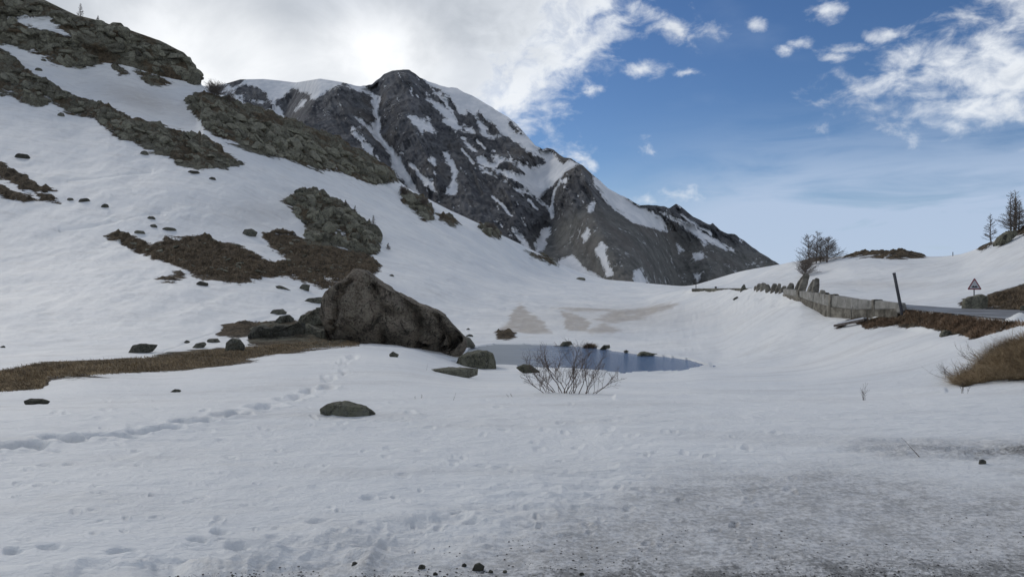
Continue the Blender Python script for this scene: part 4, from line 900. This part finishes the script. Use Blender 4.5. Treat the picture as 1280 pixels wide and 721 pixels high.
outcrop([(0, -5)] + RP['cliff'][2:14] + [(250, 84), (232, 69), (160, 42), (150, 32), (95, 24), (60, 8)], 170, 7, 17, 'steep lichened cliff and ledges on the upper left skyline', SNOW_HOLES[:2], (1.6, 1.0, 0.6), 3, None, (0, .3, 0))
outcrop(RP['band'][1:-1], 170, 5, 15, 'long broken rock band with brown turf crossing the upper left snow', (), (1.5, 1.0, 0.55), 2, None, (0, .3, 0))
outcrop([(243, 120), (270, 126), (300, 139), (340, 152), (400, 174), (450, 194), (490, 219), (495, 226)] + RP['ridge'][11:], 280, 5, 17, 'long green-grey rock ridge slanting down the skyline under the mountain', (), (1.5, 1.0, 0.6), 3, None, (0, .35, 0))
outcrop(RP['knoll'], 130, 7, 18, 'stony knoll of grey blocks above the brown meadow', (), (1.2, 1.0, 0.8), 2, None, (0, .2, 0))
outcrop(RP['spur'], 26, 6, 13, 'small rocky spur on the skyline right of the long ridge', (), (1.3, 1, .7), 1)
outcrop(RP['spur3'], 9, 5, 10, 'little rock hump on the snow skyline below the mountain face', (), (1.3, 1, .7), 1)
outcrop(GRASS_POLYS['meadow'], 70, 4, 9, 'scattered stones and slabs lying in the brown meadow', (), (1.6, 1.0, 0.4), 2)

# ------------------------------------------------------------------ dry grass
def blade_mat(name, c1, c2):
    m, t, b = new_mat(name, 0.85, 0.15)
    pos = t.node('ShaderNodeNewGeometry').outputs['Position']
    t.put(b.inputs['Base Color'], t.mix(t.mapr(t.math('ADD', t.math('MULTIPLY', t.noise(pos, 9, 4, 0.7), .5), t.math('MULTIPLY', t.noise(pos, 0.9, 6, 0.7), .5)), 0.40, 0.60), c1, c2))
    return m
MAT_STRAW = blade_mat('dry_straw', (0.13, 0.095, 0.058), (0.52, 0.40, 0.25))
MAT_TURFBL = blade_mat('brown_turf_blades', (0.07, 0.052, 0.034), (0.33, 0.25, 0.165))
MAT_BANKBL = blade_mat('tan_bank_grass', (0.10, 0.07, 0.046), (0.36, 0.25, 0.165))
def blades(name, poly, n, lmin, lmax, wdt, mat, label, lean=(0, 0), cat='grass', up=0.8, urange=None, clump=0.0):
    a = np.array(poly); V_, F_ = [], []; k = 0; tries = 0
    u0, u1 = urange or (a[:, 0].min(), a[:, 0].max())
    while k < n and tries < 12 * n:
        tries += 1
        m = 4000
        us = np.array([rr.uniform(u0, u1) for _ in range(m)]); vs = np.array([rr.uniform(a[:, 1].min(), a[:, 1].max()) for _ in range(m)])
        sd_ = poly_sdf(us, vs, poly, 20)
        for u, v, s in zip(us, vs, sd_):
            if s < 0.3 or k >= n: continue
            g = ground(u, v, 3)
            if clump and fbm(np.array([g.x * 2.3]), np.array([g.y * 2.3]), None, 2, 5)[0] < -clump: continue
            L = rr.uniform(lmin, lmax); an = rr.uniform(0, 6.283); sp = rr.uniform(0.1, 0.75)
            dx = math.cos(an) * sp + lean[0]; dy = math.sin(an) * sp + lean[1]
            t = Vector((dx, dy, up)).normalized()
            w_ = wdt * rr.uniform(.6, 1.4); sx = Vector((w_, 0, 0)) if rr.random() < .6 else Vector((0, w_, 0))
            b0 = g - Vector((0, 0, 0.02)); mid = b0 + t * L * 0.55; tip = b0 + t * L + Vector((dx * L * .3, dy * L * .3, -L * .18))
            i0 = len(V_); V_ += [b0 - sx, b0 + sx, mid + sx * .7, mid - sx * .7, tip]
            F_ += [(i0, i0 + 1, i0 + 2, i0 + 3), (i0 + 3, i0 + 2, i0 + 4)]; k += 1
    o = mesh_obj(name, V_, F_, mat); tag(o, label, cat, None, 'stuff'); return o
blades('dry_grass', GRASS_POLYS['grassmound'], 16000, 0.18, 0.6, 0.0035, MAT_STRAW, 'long dead straw hanging over the mound at the right edge', lean=(-0.65, -0.35), up=0.35, urange=(1185, 1330))
blades('turf_grass', GRASS_POLYS['strip'], 17000, 0.08, 0.22, 0.010, MAT_STRAW, 'flattened dry grass along the bare strip on the left', lean=(-0.2, -0.3), up=0.55, urange=(-40, 455))
blades('turf_grass', GRASS_POLYS['bank'], 9000, 0.08, 0.24, 0.012, MAT_BANKBL, 'brown dead turf on the bank below the road', lean=(-0.2, -0.3), up=0.6, urange=(1033, 1300))
blades('turf_grass', GRASS_POLYS['meadow'], 15000, 0.10, 0.26, 0.035, MAT_TURFBL, 'brown dead turf of the meadow on the left slope', up=0.7)
blades('turf_grass', GRASS_POLYS['farhump'], 4000, 0.1, 0.3, 0.016, MAT_TURFBL, 'brown turf hump beyond the road by the sign', up=0.7, urange=(1200, 1330))
blades('turf_grass', GRASS_POLYS['pondpatch'], 700, 0.05, 0.12, 0.02, MAT_TURFBL, 'small round patch of brown turf above the pond', up=0.7)
# one grass tussock on the far shore
def tussock(u, v, h, n, label):
    g = ground(u, v); V_, F_ = [], []
    for k in range(n):
        an = rr.uniform(0, 6.283); r0 = rr.uniform(0, 0.35) * h; sp = rr.uniform(0.2, 1.3); L = h * rr.uniform(.5, 1.05)
        b0 = Vector((math.cos(an) * r0 * 1.6, math.sin(an) * r0, 0)); t = Vector((math.cos(an) * sp, math.sin(an) * sp, 1)).normalized()
        sx = Vector((-math.sin(an), math.cos(an), 0)) * 0.012
        i0 = len(V_); mid = b0 + t * L * .6; tip = b0 + t * L + Vector((0, 0, -.2 * L))
        V_ += [b0 - sx, b0 + sx, mid + sx, mid - sx, tip]; F_ += [(i0, i0 + 1, i0 + 2, i0 + 3), (i0 + 3, i0 + 2, i0 + 4)]
    o = mesh_obj('grass_tussock', V_, F_, MAT_TURFBL); o.location = g; tag(o, label, 'grass tussock'); return o
tussock(737, 437, 0.75, 900, 'brown bushy grass tussock on the far shore of the pond')

# ------------------------------------------------------------------ twigs, bushes and trees
def tube(V_, F_, pts, radii, sides=4):
    prev = None
    for i, (p, r) in enumerate(zip(pts, radii)):
        d = (pts[min(i + 1, len(pts) - 1)] - pts[max(i - 1, 0)]).normalized()
        x = d.cross(Vector((0.3, 1, 0.2))).normalized(); y = d.cross(x)
        i0 = len(V_)
        for k in range(sides):
            a = 6.2832 * k / sides; V_.append(p + (x * math.cos(a) + y * math.sin(a)) * r)
        if prev is not None:
            for k in range(sides):
                F_.append((prev + k, prev + (k + 1) % sides, i0 + (k + 1) % sides, i0 + k))
        prev = i0
    F_.append(tuple(range(prev, prev + sides)))
def bark(name, a, b):
    m, t, bb = new_mat(name, 0.9, 0.15)
    pos = t.node('ShaderNodeNewGeometry').outputs['Position']
    t.put(bb.inputs['Base Color'], t.mix(t.mapr(t.noise(pos, 12, 5, 0.7), 0.35, 0.65), a, b)); return m
MAT_TWIG = bark('grey_brown_twig', (0.065, 0.048, 0.04), (0.18, 0.14, 0.115))
MAT_LARCH = bark('larch_bark', (0.085, 0.072, 0.062), (0.22, 0.19, 0.165))
def branch(V_, F_, p, d, L, r, rg, depth, bend=0.25, minr=0.0008, fork=3):
    pts = [p.copy()]; rad = [r]; n = 6; q = p.copy(); dd = d.copy(); kids = []
    for i in range(n):
        dd = (dd + Vector((rg.gauss(0, bend), rg.gauss(0, bend), rg.gauss(0, bend * .6) + 0.05)) * 0.5).normalized()
        q = q + dd * L / n; pts.append(q.copy()); rad.append(max(minr, r * (1 - 0.8 * (i + 1) / n)))
        if depth > 0 and i >= 1: kids.append((q.copy(), dd.copy(), 1 - i / n))
    tube(V_, F_, pts, rad, 4)
    for (q, dd, fr) in kids:
        for _ in range(1 if rg.random() < .75 else 2):
            nd = (dd + Vector((rg.gauss(0, .55), rg.gauss(0, .55), rg.gauss(0.1, .3)))).normalized()
            branch(V_, F_, q, nd, L * rg.uniform(.35, .6) * (0.6 + fr * .5), r * .5, rg, depth - 1, bend, minr, fork)
g = ground(711, 491.5, 3.9)
bush = empty('bare_bush', g, 'leafless many-stemmed willow bush growing from the snow before the pond', 'bush')
rg = random.Random(77)
sca = g.y / F
for k in range(27):
    f_ = (k + 0.5) / 27; xo = (f_ - 0.5) * 1.15 + rg.gauss(0, .06)
    if 0.55 < f_ < 0.68: xo -= 0.15
    V_, F_ = [], []
    dirn = Vector(((f_ - 0.5) * 1.6 + rg.gauss(0, .22), rg.gauss(0, .3), 1.0)).normalized()
    L = rg.uniform(30, 62) * sca
    if abs(f_ - .5) > .4: L *= .9
    branch(V_, F_, Vector((xo * 50 * sca, rg.uniform(-.15, .15), -.04)), dirn, L, 0.0075 * rg.uniform(.6, 1.3), rg, 2, 0.36, 0.0017)
    mesh_obj('stem', V_, F_, MAT_TWIG, bush)
def twig(u, v, pxs, label, n=2, lean=0.2, seed=1, r=0.003):
    g = ground(u, v, 1); rg = random.Random(seed); V_, F_ = [], []; s = g.y / F
    for k in range(n):
        branch(V_, F_, Vector((rg.uniform(-3, 3) * s * n, 0, -.02)), Vector((lean + rg.gauss(0, .25), 0, 1)).normalized(), pxs * s * rg.uniform(.6, 1), r, rg, 1 if n > 1 else 0, .12, 0.0012)
    o = mesh_obj('twig', V_, F_, MAT_TWIG); o.location = g; tag(o, label, 'twig'); return o
twig(568, 500, 13, 'short bare twig sticking from the snow left of the bush', 1, .4, 3, .004)
twig(521, 498, 6, 'tiny twig in snow between the lone foreground rock and the bush', 2, -.2, 4, .003)
twig(640, 496, 6, 'tiny twig in snow just left of the bare bush', 2, -.6, 5, .003)
twig(1071, 500, 20, 'thin upright dead stalks in snow to the right of the bush', 4, .05, 6, .0035)
twig(1213, 491, 14, 'small dead stalks before the grassy mound on the right', 4, 0, 7, .003)
twig(535, 463, 12, 'thin dead stalk rising beside the flat green slab', 1, .05, 8, .004)
twig(1152, 571, 38, 'long pale stalk leaning left over the dirty rut', 1, -.85, 9, .004)

def larch(name_label, u, v, hpx, wpx, seed, stems=1, group=None, cat='larch tree', d=None, bushy=False, spread=0.05):
    g = ground(u, v) if d is None else pt(u, v, d)
    s = g.y / F; H = hpx * s; W = wpx * s * 0.5; rg = random.Random(seed)
    e = empty('larch_tree' if not bushy else 'bare_shrub', g, name_label, cat, group)
    for q in range(stems):
        off = Vector((rg.uniform(-1, 1) * W * (0.38 if stems > 1 else 0), rg.uniform(-1, 1) * W * .5, -0.15))
        Hq = H * rg.uniform(0.75, 1.0) if q else H
        V_, F_ = [], []; n = 9; pts = []; rad = []
        ln = Vector((off.x / max(W, .01) * spread + rg.gauss(0, .02), 0, 1))
        for i in range(n + 1):
            pts.append(off + ln * (Hq + .15) * i / n + Vector((rg.gauss(0, .01) * H, 0, 0))); rad.append(max(0.012, 0.02 * Hq * (1 - i / n) ** .8 + 0.008))
        tube(V_, F_, pts, rad, 5)
        mesh_obj('trunk', V_, F_, MAT_LARCH, e)
        V_, F_ = [], []
        nb = int(64 if not bushy else 40)
        for k in range(nb):
            fr = (0.14 + 0.84 * (k / nb)) if not bushy else rg.uniform(0.0, .8)
            p = off + ln * (Hq * fr); an = rg.uniform(0, 6.283)
            L = W * (1.15 - fr) * rg.uniform(.6, 1.1) * (0.75 if stems > 1 else 1) if not bushy else W * rg.uniform(.5, 1)
            dr = Vector((math.cos(an), math.sin(an), (0.12 + .5 * fr) if not bushy else rg.uniform(.2, 1.2))).normalized()
            branch(V_, F_, p, dr, max(L, .1), 0.010 + 0.004 * Hq * (1 - fr), rg, 1, .22, 0.012 * max(1, g.y / 75) * .62)
        o = mesh_obj('branches', V_, F_, MAT_LARCH, e)
    return e
larch('bare many-stemmed larch on the snow hill crest behind the wall', 1021, 330, 42, 56, 5, 5, spread=.14)
larch('lone bare larch on the right skyline left of the taller clump', 1241, 304, 38, 22, 6, 1)
larch('tall bare larch clump at the right picture edge', 1268, 292, 54, 44, 7, 5)
larch('small bare larch on the cliff skyline at upper left', 99, 22, 19, 9, 8, 1)
larch('tiny bare larch right of the other on the cliff skyline', 122, 27, 8, 4, 9, 1)
larch('bare larch beside the right edge of the stony knoll', 467, 288, 20, 9, 10, 1)
larch('small bare larch on top of the stony knoll', 443, 268, 12, 6, 11, 1)
larch('smallest bare larch at the upper left of the stony knoll', 432, 257, 8, 5, 12, 1)
larch('tiny larch sapling in snow just below the knoll', 485, 312, 9, 7, 13, 1)
larch('dense bare shrub in the saddle beside the cliff', 270, 120, 14, 26, 14, 5, None, 'shrub', None, True)
larch('smaller bare shrub right of the dense one in the saddle', 287, 128, 16, 13, 15, 2, None, 'shrub', None, True)
larch('bare creeping shrub below the crest larch on the snow hill', 1008, 345, 20, 34, 16, 3, None, 'shrub', None, True)
larch('low bare scrub on the skyline at the end of the rock ridge', 505, 243, 9, 14, 17, 3, None, 'shrub', None, True)
larch('bare scrub on the small rocky spur under the mountain', 530, 256, 8, 12, 18, 3, None, 'shrub', None, True)
larch('bare scrub at the rock hump on the snow skyline', 612, 289, 7, 16, 19, 3, None, 'shrub', None, True)
# brush hanging at the mound
for i, (u, v, h, wd) in enumerate([(1196, 474, 22, 30), (1225, 452, 24, 34)]):
    g = ground(u, v, 3); e = empty('bare_shrub', g, ['grey dead brush at the left foot of the straw mound', 'grey dead brush on the shoulder of the straw mound'][i], 'shrub')
    rg = random.Random(300 + i); s = g.y / F
    for k in range(12):
        V_, F_ = [], []
        branch(V_, F_, Vector((rg.uniform(-.5, .5) * wd * s, rg.uniform(-.2, .2), 0)), Vector((-.8 + rg.gauss(0, .5), rg.gauss(0, .4), .7)).normalized(), h * s * rg.uniform(.6, 1.2), .004, rg, 1, .35, .0013)
        mesh_obj('stem', V_, F_, MAT_TWIG, e)

# ------------------------------------------------------------------ roadside wall
m_, t_, b_ = new_mat('old_concrete', 0.9, 0.2)
pp = t_.node('ShaderNodeNewGeometry').outputs['Position']
c_ = t_.mix(t_.mapr(t_.noise(pp, 1.6, 8, 0.7), 0.35, 0.65), (0.21, 0.205, 0.185), (0.33, 0.32, 0.295))
c_ = t_.mix(t_.mapr(t_.noise(t_.mapping(pp, scale=(1.2, 1.2, 0.8)), 1.6, 7, 0.7), 0.54, 0.68, 0, 0.6), c_, (0.05, 0.048, 0.042))
t_.put(b_.inputs['Base Color'], c_); t_.put(b_.inputs['Normal'], t_.bump(t_.noise(pp, 7, 7, 0.7), 0.6, 0.06))
MAT_CONC = m_
m_, t_, b_ = new_mat('stained_wall_base', 0.9, 0.2)
pp = t_.node('ShaderNodeNewGeometry').outputs['Position']
c_ = t_.mix(t_.mapr(t_.noise(pp, 1.3, 8, 0.7), 0.4, 0.62), (0.12, 0.11, 0.09), (0.27, 0.25, 0.21))
c_ = t_.mix(t_.mapr(t_.noise(t_.mapping(pp, scale=(1.4, 1.4, 0.7)), 1.4, 7, 0.7), 0.52, 0.64, 0, 0.75), c_, (0.04, 0.035, 0.028))
t_.put(b_.inputs['Base Color'], c_); t_.put(b_.inputs['Normal'], t_.bump(t_.noise(pp, 5, 8, 0.72), 0.8, 0.1))
MAT_CONC2 = m_
def block_mesh(pA, pB, zb0, zt0, zb1, zt1, thick, rg, name, mat, parent, jit=0.02):
    """a rough block standing between two ground points"""
    a = Vector((pA.x, pA.y, 0)); b = Vector((pB.x, pB.y, 0)); d = (b - a).normalized(); nrm = Vector((d.y, -d.x, 0))
    if nrm.y > 0: nrm = -nrm
    V_ = []
    for (p, zb, zt) in ((a, zb0, zt0), (b, zb1, zt1)):
        for side in (1, -1):
            for z in (zb, zt):
                V_.append(Vector((p.x, p.y, z)) + nrm * side * thick / 2)
    bm = bmesh.new(); vs = [bm.verts.new(v) for v in V_]
    for f_ in ((0, 1, 5, 4), (2, 6, 7, 3), (0, 4, 6, 2), (1, 3, 7, 5), (0, 2, 3, 1), (4, 5, 7, 6)): bm.faces.new([vs[i] for i in f_])
    bmesh.ops.recalc_face_normals(bm, faces=bm.faces)
    bmesh.ops.bevel(bm, geom=bm.edges[:], offset=min(0.018, thick * .12), segments=1, affect='EDGES')
    bmesh.ops.subdivide_edges(bm, edges=[e for e in bm.edges if e.calc_length() > .3], cuts=2, use_grid_fill=True)
    for v in bm.verts: v.co += Vector((rg.uniform(-jit, jit), rg.uniform(-jit, jit), rg.uniform(-jit, jit)))
    me = bpy.data.meshes.new(name); bm.to_mesh(me); bm.free(); me.materials.append(mat)
    o = bpy.data.objects.new(name, me); C.objects.link(o)
    if parent: o.parent = parent; o.location = -parent.location
    return o
WALL = [(1127, 378.5, 395, 40.6), (1110, 377, 399, 42.2), (1090, 375, 401, 44), (1060, 372, 404, 46.3), (1035, 367.5, 400, 49.5), (1000, 362.5, 380, 57.3), (960, 359, 370, 70), (943, 357.5, 368, 77)]
wa = np.array(WALL, float)
def wall_at(u):
    r = [float(np.interp(u, wa[::-1, 0], wa[::-1, k])) for k in (1, 2, 3)]
    d = r[2]; top = EYE + (HOR - r[0]) / F * d; bot = EYE + (HOR - r[1]) / F * d
    return Vector(((u - 640) / F * d, d, 0)), top, bot
rg = random.Random(9)
wl = empty('roadside_wall', pt(1127, 395, 40.6), 'weathered grey concrete wall of rough blocks holding up the road edge', 'wall')
bounds = [1127]
while bounds[-1] > 1000: bounds.append(bounds[-1] - rg.uniform(25, 34) * (1.0 if bounds[-1] > 1060 else .7))
for i in range(len(bounds) - 1):
    u1, u0 = bounds[i], bounds[i + 1]
    A, tA, bA = wall_at(u1 - .05); B, tB, bB = wall_at(u0 + .05)
    mid0 = tA - (tA - bA) * .46; mid1 = tB - (tB - bB) * .46
    j = rg.uniform(-.02, .03)
    block_mesh(A, B, bA - .4, mid0, bB - .4, mid1, .50, rg, 'stone', MAT_CONC2, wl)
    um = u1 - (3.0 if i % 2 == 1 else 0.1)
    P1, t1, b1 = wall_at(um)
    # coping block with a narrow pier beside it
    block_mesh(P1, B, mid0 + .015, tA + j - .03, mid1 + .015, tB + j - .03, .42, rg, 'coping_block', MAT_CONC, wl)
    if i % 2 == 1:
        Q, t2, b2 = wall_at(um + .2)
        block_mesh(A, Q, bA - .38, tA + .03 + rg.uniform(0, .06), b2 - .38, t2 + .03 + rg.uniform(0, .03), .54, rg, 'pier', MAT_CONC2, wl)
# upright guard stones along the far part of the wall
GS = [(945, 363, 4, 6, 0), (949, 363, 6, 9, .1), (954, 363, 6, 10, .05), (960, 363, 5, 8, -.1), (966, 364, 5, 10, .2), (971, 364, 4, 10, .3), (976, 365, 5, 8, .5), (985, 366, 6, 13, .3), (993, 367, 6, 26, .45), (1000, 368, 7, 27, .25), (1012, 369, 8, 20, .3), (1018, 369, 6, 22, .1), (1028, 371, 6, 9, 0), (1034, 372, 5, 7, 0), (1045, 374, 6, 7, 0)]
for i, (u, v, wp, hp, ln_) in enumerate(GS):
    P1, t1, b1 = wall_at(min(u, 1120)); d = P1.y + 0.1
    ol = [(u - wp / 2, v + 3), (u - wp / 2 + ln_ * hp * .5, v - hp * .5), (u - wp * .3 + ln_ * hp, v - hp), (u + wp * .35 + ln_ * hp, v - hp * .93), (u + wp * .6 + ln_ * hp * .5, v - hp * .45), (u + wp / 2, v + 3)]
    o = outline_rock('guard_stone', [(a_ + (a_ - u) * .25, b_) for a_, b_ in ol], d, wp * d / F * .5, MAT_CONC2, None, sub=3, seed=400 + i, rough=.08, cuts=5, k=4)
    o.parent = wl; o.location = o.location - wl.location
# far low wall along the road
fw = empty('far_road_wall', pt(905, 364, 100), 'thin dark low wall along the distant road left of the guard stones', 'wall')
prev = None
for u in range(866, 934, 8):
    i0 = u; i1 = u + 7.6
    pa = []
    for uu in (i0, i1):
        d = float(np.interp(uu, [860, 900, 950], [116.5, 100.5, 76])); top = EYE + (HOR - float(np.interp(uu, [866, 934], [360.7, 360.2]))) / F * d
        pa.append((Vector(((uu - 640) / F * d, d, 0)), top))
    block_mesh(pa[0][0], pa[1][0], pa[0][1] - .55, pa[0][1], pa[1][1] - .55, pa[1][1], .35, rg, 'stone', MAT_DARK, fw)

# leaning post at the end of the wall
pA = pt(1127, 389, 40.0); pB = pt(1117.5, 341, 40.0)
V_, F_ = [], []; pole_e = empty('leaning_post', pA, 'dark leaning marker post standing at the near end of the wall', 'post')
m_, t_, b_ = new_mat('weathered_post', 0.7, 0.3)
pp = t_.node('ShaderNodeNewGeometry').outputs['Position']
t_.put(b_.inputs['Base Color'], t_.mix(t_.noise(pp, 5, 5), (0.035, 0.037, 0.042), (0.10, 0.102, 0.11)))
MAT_POST = m_
dv = pB - pA
tube(V_, F_, [dv * -0.15, dv * 0.25, dv * 0.6, dv * 0.975], [.082, .08, .078, .076], 10)
mesh_obj('pole', V_, F_, MAT_POST, pole_e, True)
V_, F_ = [], []; tube(V_, F_, [dv * .975, dv * .985, dv * 1.0], [.09, .09, .07], 10); mesh_obj('cap', V_, F_, MAT_POST, pole_e)
fb = outline_rock('footing', [(1122, 391), (1122, 382), (1126, 379), (1131, 380), (1133, 390), (1128, 393)], 40.3, .3, MAT_CONC, None, sub=3, seed=55, cuts=5); fb.parent = pole_e; fb.location = fb.location - pole_e.location

# warning sign
def flat_mat(name, col, rough=.45):
    m, t, b = new_mat(name, rough, .4)
    pos = t.node('ShaderNodeNewGeometry').outputs['Position']
    t.put(b.inputs['Base Color'], t.mix(t.mapr(t.noise(pos, 8, 4), .4, .8, 0, .25), col, tuple(c * .7 for c in col))); return m
MAT_RED = flat_mat('sign_red', (0.27, 0.07, 0.08)); MAT_WHT = flat_mat('sign_white', (0.62, 0.62, 0.64)); MAT_BLK = flat_mat('sign_black', (0.015, 0.015, 0.018)); MAT_MET = flat_mat('galvanised_steel', (0.22, 0.23, 0.24), .5)
sd0 = 41.0
sb = pt(1218, 374, sd0); sg = empty('warning_sign', sb, 'triangular red bordered road warning sign on a thin post by the boulder', 'road sign'); ss = sd0 / F
V_, F_ = [], []; tube(V_, F_, [Vector((0, .03, -.3)), Vector((0, .03, 26.5 * ss * .95))], [.035, .035], 8); mesh_obj('post', V_, F_, MAT_MET, sg, True)
def prism(name, poly, y0, y1, mat):
    n = len(poly); V_ = [(x, y0, z) for x, z in poly] + [(x, y1, z) for x, z in poly]
    F_ = [tuple(range(n)), tuple(range(2 * n - 1, n - 1, -1))] + [(i, i + n, (i + 1) % n + n, (i + 1) % n) for i in range(n)]
    return mesh_obj(name, V_, F_, mat, sg)
def tri(hw, zb, zt, r=.12):
    P3 = [Vector((-hw, zb)), Vector((hw, zb)), Vector((0, zt))]; out = []
    for i in range(3):
        p = P3[i]; a = (P3[i - 1] - p).normalized(); b = (P3[(i + 1) % 3] - p).normalized()
        for t in (0, .25, .5, .75, 1):
            q0 = p + a * r * (1 - t); q1 = p + b * r * t; out.append(tuple(p + a * r * (1 - t) ** 2 + b * r * t * t))
    return out
zb, zt = 12.0 * ss, 27.0 * ss
prism('red_border', tri(9.2 * ss, zb, zt, .09), -.012, .0, MAT_RED)
prism('white_field', tri(6.7 * ss, zb + 1.5 * ss, zt - 2.9 * ss, .05), -.018, -.013, MAT_WHT)
hump = [(-3.6, 2.7), (3.6, 2.7), (3.6, 3.4), (3.0, 3.7), (2.4, 4.6), (1.6, 4.9), (.8, 4.5), (.2, 3.7), (-.2, 3.7), (-.8, 4.5), (-1.6, 4.9), (-2.4, 4.6), (-3.0, 3.7), (-3.6, 3.4)]
prism('bump_symbol', [(x * ss, zb + z * ss) for x, z in hump], -.024, -.019, MAT_BLK)
prism('sign_back', tri(9.0 * ss, zb + .02, zt - .05, .09), .001, .012, MAT_MET)

# snow-crusted plank lying on the bank
pa_, pb_ = ground(1044, 410, 4), ground(1082, 402.5, 4)
lg = empty('fallen_plank', pa_, 'old plank topped with snow lying across the bank under the wall', 'plank')
def beam(name, a, b, w_, h_, zoff, mat):
    d = (b - a); n = Vector((d.y, -d.x, 0)).normalized() * w_ / 2; V_ = []
    for p in (a, b):
        for (sx, z) in ((-1, 0), (1, 0), (1, h_), (-1, h_)): V_.append(p + n * sx + Vector((0, 0, zoff + z)))
    o = mesh_obj(name, [v - lg.location for v in V_], [(0, 1, 5, 4), (1, 2, 6, 5), (2, 3, 7, 6), (3, 0, 4, 7), (0, 3, 2, 1), (4, 5, 6, 7)], mat, lg)
    return o
beam('board', pa_, pb_, .35, .12, .08, MAT_LARCH); beam('snow_cap', pa_ + (pb_ - pa_) * .12, pb_ - (pb_ - pa_) * .02, .3, .08, .203, MAT_PLAIN)
# far thin poles
for (u, v, h, lab) in ((870, 363, 9, 'thin snow pole beside the distant road'), (1191, 320, 5, 'tiny pole on the right snow skyline'), (895, 361.5, 3.5, 'short dark bollard on the distant road edge')):
    g = ground(u, v, 6); s = g.y / F; V_, F_ = [], []
    tube(V_, F_, [Vector((0, 0, -.3)), Vector((0, 0, h * s))], [.05 * g.y / 100 if h > 4 else .16] * 2, 6); o = mesh_obj('snow_pole' if h > 4 else 'bollard', V_, F_, MAT_POST); o.location = g; tag(o, lab, 'pole' if h > 4 else 'bollard')
print('tris', sum(len(o.data.polygons) for o in scene.objects if o.type == 'MESH'))
